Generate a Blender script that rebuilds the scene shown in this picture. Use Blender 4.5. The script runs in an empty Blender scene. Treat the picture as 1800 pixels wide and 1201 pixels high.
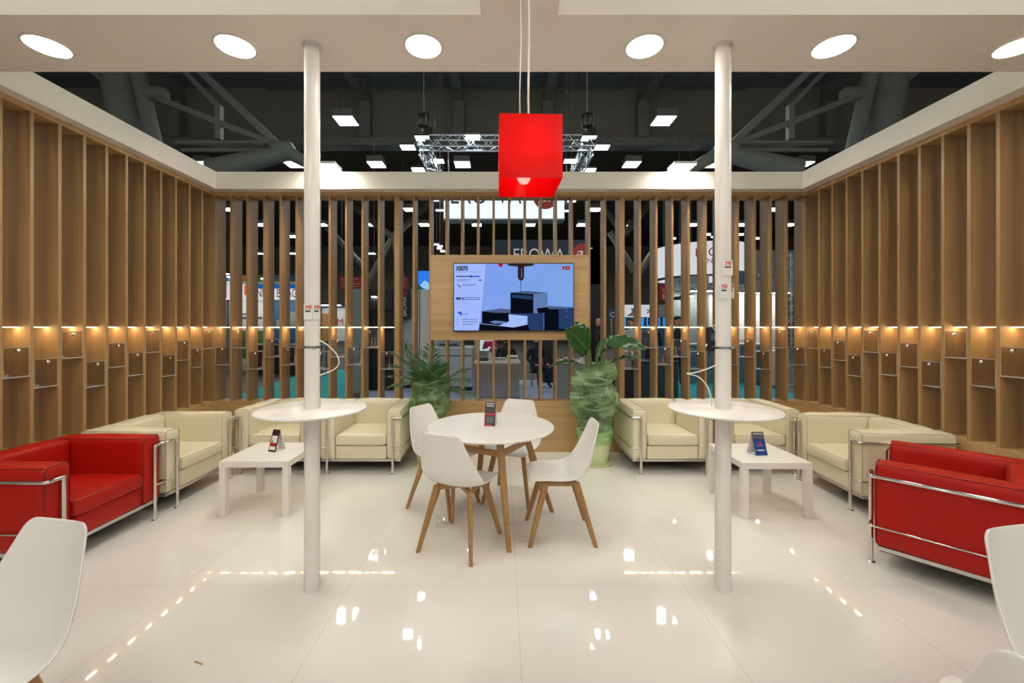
import bpy, bmesh, math, random
from mathutils import Vector, Matrix, noise
random.seed(7)
PI = math.pi
# ------------------------------------------------------------------ camera
F = 730.0                                   # focal length in pixels of an 1800 px wide frame
VX, VY = 884.0, 576.0                       # horizon / vanishing point of the room
H = 1.5
cd = bpy.data.cameras.new('camera'); cam = bpy.data.objects.new('camera', cd)
bpy.context.scene.collection.objects.link(cam)
cam.location = (0, 0, H); cam.rotation_euler = (PI/2, 0, 0)
cd.sensor_width = 36; cd.lens = 36*F/1800
cd.shift_x = (900-VX)/1800; cd.shift_y = (VY-600.5)/1800
cd.clip_start = .05; cd.clip_end = 200
bpy.context.scene.camera = cam
# ------------------------------------------------------------------ world, exposure
sc = bpy.context.scene
w = bpy.data.worlds.new('world'); sc.world = w; w.use_nodes = True
bg = w.node_tree.nodes['Background']; bg.inputs[0].default_value = (1, .93, .84, 1); bg.inputs[1].default_value = .17
vs = sc.view_settings
vs.view_transform = 'Standard'; vs.look = 'None'; vs.gamma = 1; vs.use_curve_mapping = False; vs.exposure = 1.25; EXPO = vs.exposure
LAMP = 36.0        # emission of the booth downlights
FLOOD = 60.0       # floods on the header
LED = 24.0         # light bars of the slat walls
HALL = 34.0        # hall lamps
WARM = (1, .86, .70)
C = sc.collection

# ------------------------------------------------------------------ helpers
def P(px, py, d):
    return Vector(((px-VX)/F*d, d, H+(VY-py)/F*d))

ORD = ['first','second','third','fourth','fifth','sixth','seventh','eighth','ninth','tenth','eleventh','twelfth','thirteenth','fourteenth','fifteenth','sixteenth']
MATS = {}
def new_mat(name):
    m = bpy.data.materials.new(name); m.use_nodes = True; MATS[name] = m
    return m, m.node_tree, m.node_tree.nodes['Principled BSDF']
def mat(name, col, rough=.5, metal=0, coat=0, nscale=0, namt=0, bump=0, spec=.5, emit=None, es=0, sheen=0):
    m, nt, b = new_mat(name)
    b.inputs['Base Color'].default_value = (*col, 1); b.inputs['Roughness'].default_value = rough
    b.inputs['Metallic'].default_value = metal; b.inputs['Coat Weight'].default_value = coat
    b.inputs['Specular IOR Level'].default_value = spec
    if emit: b.inputs['Emission Color'].default_value = (*emit, 1); b.inputs['Emission Strength'].default_value = es
    if nscale:
        tc = nt.nodes.new('ShaderNodeTexCoord'); n = nt.nodes.new('ShaderNodeTexNoise')
        n.inputs['Scale'].default_value = nscale; n.inputs['Detail'].default_value = 5
        nt.links.new(tc.outputs['Object'], n.inputs['Vector'])
        if namt:
            r = nt.nodes.new('ShaderNodeMix'); r.data_type = 'RGBA'
            r.inputs[6].default_value = (*[c*(1-namt) for c in col], 1); r.inputs[7].default_value = (*[min(1, c*(1+namt)) for c in col], 1)
            nt.links.new(n.outputs['Fac'], r.inputs[0]); nt.links.new(r.outputs[2], b.inputs['Base Color'])
        if bump:
            bp = nt.nodes.new('ShaderNodeBump'); bp.inputs['Strength'].default_value = bump; bp.inputs['Distance'].default_value = .01
            nt.links.new(n.outputs['Fac'], bp.inputs['Height']); nt.links.new(bp.outputs[0], b.inputs['Normal'])
    return m
def emat(name, col, s):
    m, nt, b = new_mat(name)
    nt.nodes.remove(b); e = nt.nodes.new('ShaderNodeEmission'); e.inputs[0].default_value = (*col, 1); e.inputs[1].default_value = s/2**EXPO if s <= 1.2 else s
    nt.links.new(e.outputs[0], nt.nodes['Material Output'].inputs[0]); return m
def wood(name, c1, c2, axis, rough=.45):
    m, nt, b = new_mat(name)
    tc = nt.nodes.new('ShaderNodeTexCoord'); mp = nt.nodes.new('ShaderNodeMapping')
    s = [110, 110, 110]; s[axis] = 1.2; mp.inputs['Scale'].default_value = s
    n = nt.nodes.new('ShaderNodeTexNoise'); n.inputs['Scale'].default_value = 1; n.inputs['Detail'].default_value = 4
    s2 = [14, 14, 14]; s2[axis] = .5
    mp2 = nt.nodes.new('ShaderNodeMapping'); mp2.inputs['Scale'].default_value = s2
    n2 = nt.nodes.new('ShaderNodeTexNoise'); n2.inputs['Scale'].default_value = 1; n2.inputs['Detail'].default_value = 3
    ad = nt.nodes.new('ShaderNodeMath'); ad.operation = 'ADD'; hf = nt.nodes.new('ShaderNodeMath'); hf.operation = 'MULTIPLY'; hf.inputs[1].default_value = .5
    cr = nt.nodes.new('ShaderNodeValToRGB'); cr.color_ramp.elements[0].position = .34; cr.color_ramp.elements[1].position = .66
    cr.color_ramp.elements[0].color = (*c1, 1); cr.color_ramp.elements[1].color = (*c2, 1)
    L = nt.links
    L.new(tc.outputs['Object'], mp.inputs[0]); L.new(tc.outputs['Object'], mp2.inputs[0]); L.new(mp.outputs[0], n.inputs['Vector']); L.new(mp2.outputs[0], n2.inputs['Vector'])
    L.new(n.outputs['Fac'], ad.inputs[0]); L.new(n2.outputs['Fac'], ad.inputs[1]); L.new(ad.outputs[0], hf.inputs[0]); L.new(hf.outputs[0], cr.inputs[0])
    L.new(cr.outputs[0], b.inputs['Base Color']); b.inputs['Roughness'].default_value = rough
    return m

wood('oak_upright', (.30, .170, .066), (.46, .285, .125), 2)
wood('oak_lying', (.42, .255, .105), (.58, .38, .18), 0)
wood('beech', (.30, .155, .055), (.45, .25, .10), 2, .4)
mat('white_paint', (.84, .785, .71), .5, nscale=3, namt=.015)
mat('pole_white', (.80, .77, .73), .18)
mat('white_plastic', (.80, .775, .745), .28, nscale=40, bump=.01)
mat('white_laminate', (.80, .77, .73), .22)
mat('lack_white', (.78, .745, .69), .35)
mat('chrome', (.72, .70, .67), .09, 1)
mat('steel', (.50, .50, .49), .28, 1, nscale=30, namt=.1)
mat('rail_silver', (.62, .59, .54), .3, .8)
mat('red_leather', (.41, .006, .002), .45, spec=.3, nscale=180, namt=.05, bump=.12)
mat('cream_leather', (.70, .64, .47), .40, nscale=150, namt=.03, bump=.12)
mat('red_seam', (.16, .004, .003), .5)
mat('cream_seam', (.42, .37, .26), .5)
mat('black_plastic', (.012, .012, .013), .35)
mat('black_matte', (.01, .01, .012), .7)
mat('dark_blue', (.005, .010, .024), .6)
mat('rubber', (.02, .02, .02), .8)
mat('card_white', (.82, .80, .77), .5)
mat('card_black', (.025, .012, .015), .35)
mat('card_grey', (.09, .085, .10), .4)
mat('card_red', (.45, .012, .02), .4)
mat('card_blue', (.02, .045, .21), .3)
mat('logo_red', (.62, .02, .02), .5)
mat('leaf_dark', (.022, .075, .016), .3, nscale=6, namt=.3)
mat('leaf_palm', (.035, .11, .022), .38, nscale=6, namt=.4)
mat('stem_green', (.10, .20, .05), .5)
mat('soil', (.03, .02, .012), .95, nscale=60, bump=.6)
mat('pot_green', (.68, .74, .46), .35, nscale=5, namt=.08)
mat('cable_white', (.78, .75, .70), .4)
mat('hall_steel', (.22, .245, .235), .6, nscale=2, namt=.15)
mat('hall_wall', (.26, .245, .21), .85, nscale=1.2, namt=.12)
mat('hall_ceiling', (.20, .22, .25), .9, nscale=1.5, namt=.2)
mat('hall_dark', (.09, .085, .08), .8); mat('far_steel', (.12, .12, .11), .7)
mat('hall_floor', (.05, .05, .05), .6, nscale=4, namt=.2)
mat('teal_carpet', (.0, .34, .40), .9, nscale=30, namt=.05)
mat('grey_carpet', (.28, .34, .48), .7, nscale=5, namt=.25)
mat('booth_white', (.62, .62, .61), .5)
mat('booth_grey', (.22, .26, .26), .5)
mat('booth_blue', (.02, .10, .22), .5)
mat('booth_green', (.07, .20, .05), .5)
mat('crown_orange', (.5, .2, .03), .6); mat('booth_black', (.008, .009, .013), .35)
mat('counter_green', (.018, .045, .04), .4)
mat('counter_blue', (.08, .20, .30), .5)
mat('hall_red', (.30, .012, .015), .5)
mat('machine_white', (.42, .47, .52), .35)
mat('skin', (.52, .30, .21), .5)
mat('hair_black', (.012, .010, .009), .6)
mat('cloth_dark', (.015, .017, .025), .8)
mat('cloth_white', (.55, .58, .62), .8)
mat('cloth_blue', (.006, .014, .04), .8)
mat('flower_pink', (.55, .03, .12), .6)
mat('truss_alu', (.55, .60, .66), .25, .9)
emat('lamp_disc', (1, .93, .84), LAMP)
emat('flood_face', (1, .93, .82), FLOOD)
emat('led_face', (1, .74, .42), LED)
emat('hall_lamp_face', (.98, 1, .86), HALL)
emat('truss_lamp_face', (.86, .94, 1), 18)
emat('sign_face', (.80, .89, 1), 1.15)
emat('sign_face_warm', (.92, .90, .93), .72)
emat('spot_face', (1, .96, .9), 12)

def film(name, col, alpha, rough):
    m, nt, b = new_mat(name); L = nt.links
    tr = nt.nodes.new('ShaderNodeBsdfTransparent'); tr.inputs[0].default_value = (.80, .93, .74, 1)
    tl = nt.nodes.new('ShaderNodeBsdfTranslucent'); tl.inputs[0].default_value = (*col, 1)
    b.inputs['Base Color'].default_value = (*col, 1); b.inputs['Roughness'].default_value = rough
    tc = nt.nodes.new('ShaderNodeTexCoord'); n = nt.nodes.new('ShaderNodeTexNoise'); n.inputs['Scale'].default_value = 3.2; n.inputs['Distortion'].default_value = 1.3; n.inputs['Detail'].default_value = 3.5
    mp = nt.nodes.new('ShaderNodeMapping'); mp.inputs['Scale'].default_value = (1.0, 1.3, 3.6); mp.inputs['Rotation'].default_value = (.5, .7, .3)
    L.new(tc.outputs['Object'], mp.inputs[0]); L.new(mp.outputs[0], n.inputs['Vector'])
    bp = nt.nodes.new('ShaderNodeBump'); bp.inputs['Strength'].default_value = 1; bp.inputs['Distance'].default_value = .035
    L.new(n.outputs['Fac'], bp.inputs['Height']); L.new(bp.outputs[0], b.inputs['Normal'])
    cr_ = nt.nodes.new('ShaderNodeValToRGB'); cr_.color_ramp.elements[0].position = .38; cr_.color_ramp.elements[1].position = .66
    cr_.color_ramp.elements[0].color = (col[0]*.55, col[1]*.62, col[2]*.5, 1); cr_.color_ramp.elements[1].color = (min(1, col[0]*1.5), min(1, col[1]*1.3), min(1, col[2]*1.5), 1)
    L.new(n.outputs['Fac'], cr_.inputs[0]); L.new(cr_.outputs[0], b.inputs['Base Color'])
    m1 = nt.nodes.new('ShaderNodeMixShader'); m1.inputs[0].default_value = .35; L.new(b.outputs[0], m1.inputs[1]); L.new(tl.outputs[0], m1.inputs[2])
    rg = nt.nodes.new('ShaderNodeMapRange'); rg.inputs[1].default_value = .35; rg.inputs[2].default_value = .68; rg.inputs[3].default_value = alpha-.18; rg.inputs[4].default_value = alpha+.35
    L.new(n.outputs['Fac'], rg.inputs[0])
    m2 = nt.nodes.new('ShaderNodeMixShader'); L.new(rg.outputs[0], m2.inputs[0]); L.new(tr.outputs[0], m2.inputs[1]); L.new(m1.outputs[0], m2.inputs[2])
    L.new(m2.outputs[0], nt.nodes['Material Output'].inputs[0]); return m
film('green_film', (.42, .62, .36), .40, .12)
film('green_film_thin', (.36, .56, .29), .26, .12)

def acrylic(name, tint, refl):
    m, nt, b = new_mat(name); L = nt.links; nt.nodes.remove(b)
    tr = nt.nodes.new('ShaderNodeBsdfTransparent'); tr.inputs[0].default_value = (*tint, 1)
    gl = nt.nodes.new('ShaderNodeBsdfGlossy'); gl.inputs['Roughness'].default_value = .03; gl.inputs[0].default_value = (.9, .9, .9, 1)
    fr = nt.nodes.new('ShaderNodeLayerWeight'); fr.inputs[0].default_value = .5
    pw = nt.nodes.new('ShaderNodeMath'); pw.operation = 'POWER'; pw.inputs[1].default_value = 4.5; L.new(fr.outputs['Facing'], pw.inputs[0])
    ml = nt.nodes.new('ShaderNodeMath'); ml.operation = 'MULTIPLY_ADD'; ml.inputs[1].default_value = .8; ml.inputs[2].default_value = .04; L.new(pw.outputs[0], ml.inputs[0])
    ms = nt.nodes.new('ShaderNodeMixShader'); L.new(ml.outputs[0], ms.inputs[0]); L.new(tr.outputs[0], ms.inputs[1]); L.new(gl.outputs[0], ms.inputs[2])
    L.new(ms.outputs[0], nt.nodes['Material Output'].inputs[0]); return m
acrylic('acrylic', (.88, .87, .86), 1.0)
m, nt, b = new_mat('acrylic_edge')
b.inputs['Base Color'].default_value = (.70, .68, .66, 1); b.inputs['Roughness'].default_value = .15; b.inputs['Alpha'].default_value = .55

# red glowing shade
m, nt, b = new_mat('red_shade')
b.inputs['Base Color'].default_value = (.80, .006, .010, 1); b.inputs['Roughness'].default_value = .06; b.inputs['Coat Weight'].default_value = .6; b.inputs['Coat Roughness'].default_value = .03
tl = nt.nodes.new('ShaderNodeBsdfTranslucent'); tl.inputs[0].default_value = (.95, .010, .015, 1)
ms = nt.nodes.new('ShaderNodeMixShader'); ms.inputs[0].default_value = .5
nt.links.new(b.outputs[0], ms.inputs[1]); nt.links.new(tl.outputs[0], ms.inputs[2]); nt.links.new(ms.outputs[0], nt.nodes['Material Output'].inputs[0])

# glossy white floor panels with thin joints
m, nt, b = new_mat('floor_gloss'); L = nt.links
b.inputs['Roughness'].default_value = .035; b.inputs['IOR'].default_value = 1.5; b.inputs['Coat Weight'].default_value = .25; b.inputs['Coat Roughness'].default_value = .02
geo = nt.nodes.new('ShaderNodeNewGeometry'); sx = nt.nodes.new('ShaderNodeSeparateXYZ'); L.new(geo.outputs['Position'], sx.inputs[0])
def joint(out, off, pitch):
    a = nt.nodes.new('ShaderNodeMath'); a.operation = 'SUBTRACT'; a.inputs[1].default_value = off-pitch*20.5; L.new(out, a.inputs[0])
    q = nt.nodes.new('ShaderNodeMath'); q.operation = 'MODULO'; q.inputs[1].default_value = pitch; L.new(a.outputs[0], q.inputs[0])
    s_ = nt.nodes.new('ShaderNodeMath'); s_.operation = 'SUBTRACT'; s_.inputs[1].default_value = pitch/2; L.new(q.outputs[0], s_.inputs[0])
    ab = nt.nodes.new('ShaderNodeMath'); ab.operation = 'ABSOLUTE'; L.new(s_.outputs[0], ab.inputs[0])
    lt = nt.nodes.new('ShaderNodeMath'); lt.operation = 'LESS_THAN'; lt.inputs[1].default_value = .0008; L.new(ab.outputs[0], lt.inputs[0])
    return lt.outputs[0]
j1 = joint(sx.outputs[0], .08, .972); j2 = joint(sx.outputs[1], 2.417, 1.0)
mx = nt.nodes.new('ShaderNodeMath'); mx.operation = 'MAXIMUM'; L.new(j1, mx.inputs[0]); L.new(j2, mx.inputs[1])
n = nt.nodes.new('ShaderNodeTexNoise'); n.inputs['Scale'].default_value = 1.2; n.inputs['Detail'].default_value = 4; L.new(geo.outputs['Position'], n.inputs['Vector'])
cr = nt.nodes.new('ShaderNodeMix'); cr.data_type = 'RGBA'; cr.inputs[6].default_value = (.76, .72, .675, 1); cr.inputs[7].default_value = (.80, .765, .725, 1); L.new(n.outputs['Fac'], cr.inputs[0])
c2 = nt.nodes.new('ShaderNodeMix'); c2.data_type = 'RGBA'; c2.inputs[7].default_value = (.45, .41, .37, 1); L.new(mx.outputs[0], c2.inputs[0]); L.new(cr.outputs[2], c2.inputs[6]); L.new(c2.outputs[2], b.inputs['Base Color'])
bp = nt.nodes.new('ShaderNodeBump'); bp.inputs['Strength'].default_value = .004; bp.inputs['Distance'].default_value = .02
n3 = nt.nodes.new('ShaderNodeTexNoise'); n3.inputs['Scale'].default_value = 5; L.new(geo.outputs['Position'], n3.inputs['Vector']); L.new(n3.outputs['Fac'], bp.inputs['Height']); L.new(bp.outputs[0], b.inputs['Normal'])

def M(n): return MATS[n]

class MB:
    def __init__(s): s.v = []; s.f = []; s.mi = []; s.cur = 0
    def add(s, vs_, fs):
        o = len(s.v); s.v += [tuple(v) for v in vs_]; s.f += [tuple(i+o for i in f) for f in fs]; s.mi += [s.cur]*len(fs); return s
    def box(s, a, b):
        (x0, y0, z0), (x1, y1, z1) = a, b
        return s.add([(x0,y0,z0),(x1,y0,z0),(x1,y1,z0),(x0,y1,z0),(x0,y0,z1),(x1,y0,z1),(x1,y1,z1),(x0,y1,z1)],
            [(0,3,2,1),(4,5,6,7),(0,1,5,4),(1,2,6,5),(2,3,7,6),(3,0,4,7)])
    def cbox(s, c, sz, rot=None):
        c = Vector(c); R_ = rot or Matrix.Identity(3); h = Vector(sz)/2
        vv = [c+R_@Vector((i*h.x, j*h.y, k*h.z)) for k in (-1,1) for i, j in ((-1,-1),(1,-1),(1,1),(-1,1))]
        return s.add(vv, [(0,3,2,1),(4,5,6,7),(0,1,5,4),(1,2,6,5),(2,3,7,6),(3,0,4,7)])
    def cyl(s, a, b, r0, r1=None, n=16, cap=True):
        if r1 is None: r1 = r0
        a = Vector(a); b = Vector(b); d = (b-a).normalized()
        u = d.orthogonal().normalized(); w_ = d.cross(u)
        vv = []
        for c, r in ((a, r0), (b, r1)):
            for i in range(n): t = 2*PI*i/n; vv.append(c+u*r*math.cos(t)+w_*r*math.sin(t))
        ff = [(i, (i+1)%n, n+(i+1)%n, n+i) for i in range(n)]
        if cap: ff += [tuple(range(n-1, -1, -1)), tuple(range(n, 2*n))]
        return s.add(vv, ff)
    def tube(s, pts, r, n=10, closed=False):
        pts = [Vector(p) for p in pts]; N = len(pts); rings = []
        prev = None
        for i, p in enumerate(pts):
            if closed: t = (pts[(i+1)%N]-pts[i-1]).normalized()
            else: t = (pts[min(i+1, N-1)]-pts[max(i-1, 0)]).normalized()
            if prev is None: u = t.orthogonal().normalized()
            else:
                u = prev-t*prev.dot(t)
                u = u.normalized() if u.length > 1e-6 else t.orthogonal().normalized()
            prev = u; w_ = t.cross(u); rr = r(i/(N-1)) if callable(r) else r
            rings.append([p+u*rr*math.cos(2*PI*k/n)+w_*rr*math.sin(2*PI*k/n) for k in range(n)])
        vv = [q for g in rings for q in g]; ff = []
        for i in range(N if closed else N-1):
            j = (i+1) % N
            for k in range(n): ff.append((i*n+k, i*n+(k+1)%n, j*n+(k+1)%n, j*n+k))
        if not closed: ff += [tuple(range(n-1, -1, -1)), tuple((N-1)*n+k for k in range(n))]
        return s.add(vv, ff)
    def lathe(s, prof, c=(0,0,0), n=32, fn=None):
        c = Vector(c); vv = []
        for (r, z) in prof:
            for k in range(n):
                t = 2*PI*k/n; rr, zz = (r, z) if fn is None else fn(r, z, t)
                vv.append(c+Vector((rr*math.cos(t), rr*math.sin(t), zz)))
        ff = []
        for i in range(len(prof)-1):
            for k in range(n): ff.append((i*n+k, i*n+(k+1)%n, (i+1)*n+(k+1)%n, (i+1)*n+k))
        s.add(vv, ff); return s
    def prism(s, poly, y0, y1):      # polygon in xz, extruded in y
        n = len(poly); vv = [(x, y0, z) for x, z in poly]+[(x, y1, z) for x, z in poly]
        ff = [tuple(range(n)), tuple(range(2*n-1, n-1, -1))]+[(i, n+i, n+(i+1)%n, (i+1)%n) for i in range(n)]
        return s.add(vv, ff)
    def softbox(s, a, b, r, n=6, puff=(0,0,0), wr=0, seed=0):
        a = Vector(a); b = Vector(b); c = (a+b)/2; h = (b-a)/2
        vv = {}; lst = []; ff = []
        def q(t): # sample positions denser towards edges
            return math.copysign(1-(1-abs(t))**1.6, t)
        def vert(i, j, k):
            key = (i, j, k)
            if key in vv: return vv[key]
            p = Vector((q(2*i/n-1)*h.x, q(2*j/n-1)*h.y, q(2*k/n-1)*h.z))
            inn = Vector([max(-(h[m_]-r), min(h[m_]-r, p[m_])) for m_ in range(3)])
            d = p-inn
            if d.length > 1e-9: p = inn+d.normalized()*r
            t = Vector([p[m_]/h[m_] for m_ in range(3)])
            for m_ in range(3):
                o1, o2 = [x for x in range(3) if x != m_]
                p[m_] += t[m_]*puff[m_]*(1-t[o1]**2)*(1-t[o2]**2)
            p = p+c
            if wr:
                nn = noise.noise(Vector((p.x*9+seed, p.y*9, p.z*9)))*wr
                p += (p-c).normalized()*nn
            vv[key] = len(lst); lst.append(p); return vv[key]
        for u in range(n):
            for v_ in range(n):
                for (fa, side) in ((0,0),(0,n),(1,0),(1,n),(2,0),(2,n)):
                    def K(x, y):
                        l = [x, y]; l.insert(fa, side); return vert(*l)
                    qd = [K(u, v_), K(u+1, v_), K(u+1, v_+1), K(u, v_+1)]
                    flip = (side == 0) ^ (fa == 1)
                    ff.append(tuple(qd[::-1]) if flip else tuple(qd))
        return s.add(lst, ff)
    def build(s, name, mats, parent=None, loc=None, smooth=None, rot=None):
        me = bpy.data.meshes.new(name); me.from_pydata(s.v, [], s.f)
        if not isinstance(mats, (list, tuple)): mats = [mats]
        for m_ in mats: me.materials.append(M(m_) if isinstance(m_, str) else m_)
        for p, i in zip(me.polygons, s.mi): p.material_index = i
        me.update()
        if smooth:
            for p in me.polygons: p.use_smooth = True
            me.set_sharp_from_angle(angle=math.radians(smooth))
        o = bpy.data.objects.new(name, me); C.objects.link(o)
        if parent: o.parent = parent
        if loc is not None: o.location = loc
        if rot is not None: o.rotation_euler = rot
        return o

def tag(o, label=None, cat=None, group=None, kind=None):
    if label: o['label'] = label
    if cat: o['category'] = cat
    if group: o['group'] = group
    if kind: o['kind'] = kind
    return o
def thing(name, label, cat, loc=(0,0,0), rz=0, group=None, kind=None):
    o = bpy.data.objects.new(name, None); C.objects.link(o); o.empty_display_size = .1
    o.location = loc; o.rotation_euler = (0, 0, rz); return tag(o, label, cat, group, kind)
def dup(o, loc=None, rz=None, label=None, group=None, parent=None):
    c = o.copy(); C.objects.link(c)
    if parent: c.parent = parent
    if loc is not None: c.location = loc
    if rz is not None: c.rotation_euler = (0, 0, rz)
    if label: c['label'] = label
    if group: c['group'] = group
    for ch in list(o.children): dup(ch, parent=c)
    return c
def text(txt, name, m_, parent, loc, size, rot=(PI/2,0,0), sx=1.0, shear=0, depth=.0, align='LEFT', bold=0):
    cu = bpy.data.curves.new('t', 'FONT'); cu.body = txt; cu.size = size; cu.align_x = align; cu.shear = shear; cu.extrude = depth; cu.offset = bold
    t = bpy.data.objects.new('t', cu); C.objects.link(t)
    dg = bpy.context.evaluated_depsgraph_get(); me = bpy.data.meshes.new_from_object(t.evaluated_get(dg))
    bpy.data.objects.remove(t); bpy.data.curves.remove(cu)
    me.materials.clear(); me.materials.append(M(m_))
    o = bpy.data.objects.new(name, me); C.objects.link(o); o.parent = parent; o.location = loc; o.rotation_euler = rot; o.scale = (sx, 1, 1)
    return o
def rect(name, m_, parent, x0, x1, z0, z1, y, t=.001):       # thin printed patch on a face that looks towards -y
    return MB().box((x0, y-t, z0), (x1, y, z1)).build(name, m_, parent)

# ------------------------------------------------------------------ booth structure
XL, XR, YB, DP = -3.466, 3.645, 5.0, .20
ZB, ZT0, ZT1, ZH = .615, 3.09, 3.131, 3.332
def struct(o): return tag(o, kind='structure')
struct(MB().box((-3.70, -2.4, -.06), (3.88, 5.22, 0)).build('floor', 'floor_gloss'))

ys = [4.982-.1925*k for k in range(1, 16)]
def side_wall(name, x_in, sgn, label):
    t = thing(name, label, None, (0, 0, 0), kind='structure')
    xo = x_in+sgn*DP; a, b_ = min(x_in, xo), max(x_in, xo)
    MB().box((a, 2.0, 0), (b_, 5.0, ZB-.02)).box((a-.0015, 2.0, ZB-.02), (b_+.0015, 5.0, ZB)).build('base_panel', 'oak_lying', t)
    MB().box((a, 2.0, ZT0), (b_, 5.0, ZT1)).build('top_board', 'oak_lying', t)
    pl = MB().box((0, -.0125, 0), (b_-a, .0125, ZT0-ZB)).build('slat', 'oak_upright', t, (a, ys[0], ZB))
    for y in ys[1:]: dup(pl, (a, y, ZB), parent=t)
    MB().box((a, 5.0, 0), (b_ if sgn < 0 else b_, 5.2, ZT1)).build('corner_post', 'oak_upright', t)
    return t
side_wall('wall_left', XL, -1, 'left slatted oak wall'); side_wall('wall_right', XR, 1, 'right slatted oak wall')

X5 = lambda px: (px-VX)/F*YB
bl = [406, 434.6, 464.2, 493, 521, 550, 579.3, 608.3, 637, 666, 697.5]
mid = [727, 756, 784.5, 812, 840, 867.5, 895, 923, 950.7, 977.5, 1005.5, 1036, 1063.7]
br = [1383.5, 1355.2, 1327, 1297.5, 1269, 1240.6, 1211, 1182, 1154, 1125, 1093.5]
wb = thing('wall_back', 'back slatted oak wall', None, kind='structure')
MB().box((XL, 5.0, 0), (XR, 5.2, ZB-.02)).box((XL, 4.9985, ZB-.02), (XR, 5.2, ZB)).build('base_panel', 'oak_lying', wb)
MB().box((XL, 5.0, ZT0), (XR, 5.2, ZT1)).build('top_board', 'oak_lying', wb)
MB().box((X5(757.5), 4.985, 1.349), (X5(1034.5), 5.2, 2.373)).build('screen_panel', 'oak_lying', wb)
fs = MB().box((-.0125, 0, 0), (.0125, DP, ZT0-ZB)).build('slat', 'oak_upright', wb, (X5(bl[0]), YB, ZB))
for px in bl[1:-1]+br[:-1]+[727, 756, 1036, 1063.7]: dup(fs, (X5(px), YB, ZB), parent=wb)
for px in (bl[-1], br[-1]): MB().box((-.03, 0, 0), (.03, DP, ZT0-ZB)).build('slat', 'oak_upright', wb, (X5(px), YB, ZB))
for k, px in enumerate(mid[2:-2]):
    MB().box((-.0125, 0, 0), (.0125, DP, ZT0-2.373)).build('slat', 'oak_upright', wb, (X5(px), YB, 2.373))
    MB().box((-.0125, 0, 0), (.0125, DP, 1.349-ZB)).build('slat', 'oak_upright', wb, (X5(px), YB, ZB))

# white header running round the top, and the ceiling frame with the downlights
struct(MB().box((-3.70, 2.63, ZT1), (-3.37, 5.22, ZH)).build('trim_1', 'white_paint'))
struct(MB().box((-3.37, 4.88, ZT1), (3.52, 5.22, ZH)).build('trim_2', 'white_paint'))
struct(MB().box((3.52, 2.63, ZT1), (3.88, 5.22, ZH)).build('trim_3', 'white_paint'))
ce = thing('ceiling', 'white ceiling frame', None, kind='structure')
MB().box((-3.70, 2.15, 3.12), (3.88, 2.63, 3.56)).build('front_beam', 'white_paint', ce)
MB().box((-.115, -1.6, 3.12), (.283, 2.15, 3.56)).build('cross_beam', 'white_paint', ce)
MB().box((-3.70, -2.1, 3.12), (3.88, -1.6, 3.56)).build('rear_beam', 'white_paint', ce)
MB().box((-3.70, -1.6, 3.12), (-3.30, 2.15, 3.56)).build('side_beam', 'white_paint', ce)
MB().box((3.48, -1.6, 3.12), (3.88, 2.15, 3.56)).build('side_beam', 'white_paint', ce)

dl = thing('downlight', 'x', 'ceiling light')
MB().lathe([(.099, -.001), (.1, -.006), (.109, -.006), (.112, -.001), (.112, 0), (.099, 0)], n=48).build('trim_ring', 'white_laminate', dl, smooth=40)
MB().cyl((0,0,-.004), (0,0,-.002), .0985, n=48).build('diffuser', 'lamp_disc', dl)
place = ['leftmost round recessed downlight at the far left of the ceiling beam', 'second round recessed downlight from the left, left of the left pole', 'round recessed downlight between the left pole and the red pendant', 'round recessed downlight between the red pendant and the right pole', 'round recessed downlight just right of the right pole', 'rightmost round recessed downlight cut by the picture edge']
for i, x in enumerate((-2.62, -1.54, -.457, .815, 1.902, 2.97)):
    g = 'downlights in the ceiling beam'
    if i == 0: dl.location = (x, 2.39, 3.12); tag(dl, place[0], group=g)
    else: dup(dl, (x, 2.39, 3.12), label=place[i], group=g)
for i, x in enumerate((-2.62, -1.54, -.457, .815, 1.902, 2.97)):
    dup(dl, (x, -1.85, 3.12), label='round recessed downlight in the rear beam, %s from the left' % ORD[i], group='downlights in the rear beam')
for i, (x, y) in enumerate(((-3.5, .3), (3.68, .3))):
    dup(dl, (x, y, 3.12), label='round recessed downlight in the %s side beam' % ('left', 'right')[i], group='downlights in the side beams')

def flood(name, label, loc, tilt=0, w_=.26, d_=.21, group='floodlights on the header'):
    t = thing(name, label, 'floodlight', loc, 0, group)
    MB().box((-w_/2, -d_/2, 0), (w_/2, d_/2, .03)).build('housing', 'steel', t)
    MB().box((-w_/2+.012, -d_/2+.012, -.003), (w_/2-.012, d_/2-.012, 0)).build('lamp_face', 'flood_face', t)
    MB().box((-.02, d_/2-.005, .0), (.02, d_/2+.012, .02)).box((-.02, d_/2, -.020), (.02, d_/2+.03, .012)).build('bracket', 'steel', t)
    return t
flood('floodlight', 'flat bright floodlight on top of the back header beside the left pole', (-2.03, 4.80, 3.352))
flood('floodlight', 'flat bright floodlight on top of the back header left of the right pole', (2.07, 4.80, 3.352))

for i, x in enumerate((-2.9, -1.1, 1.25, 3.1)):  # unseen floods assumed behind the viewer, added to brighten header and coffers
    t = thing('fill_floodlight', 'large unseen floodlight added on the rear beam to light the booth, %s from the left' % ORD[i], 'floodlight', (x, -1.85, 3.85), 0, 'added floodlights on the rear beam')
    b_ = thing('x', None, None); C.objects.unlink(b_); bpy.data.objects.remove(b_)
    o = MB().box((-.3, -.06, -.2), (.3, .0, .2)).build('housing', 'black_plastic', t, rot=(-.35, 0, 0))
    MB().box((-.28, 0, -.18), (.28, .006, .18)).build('lamp_face', emat('fill_flood_face', (1, .92, .80), 16), o)
    MB().tube([(-.33, 0, .0), (-.33, 0, -.29), (.33, 0, -.29), (.33, 0, 0)], .012, 6).build('yoke', 'black_plastic', t)
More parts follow.
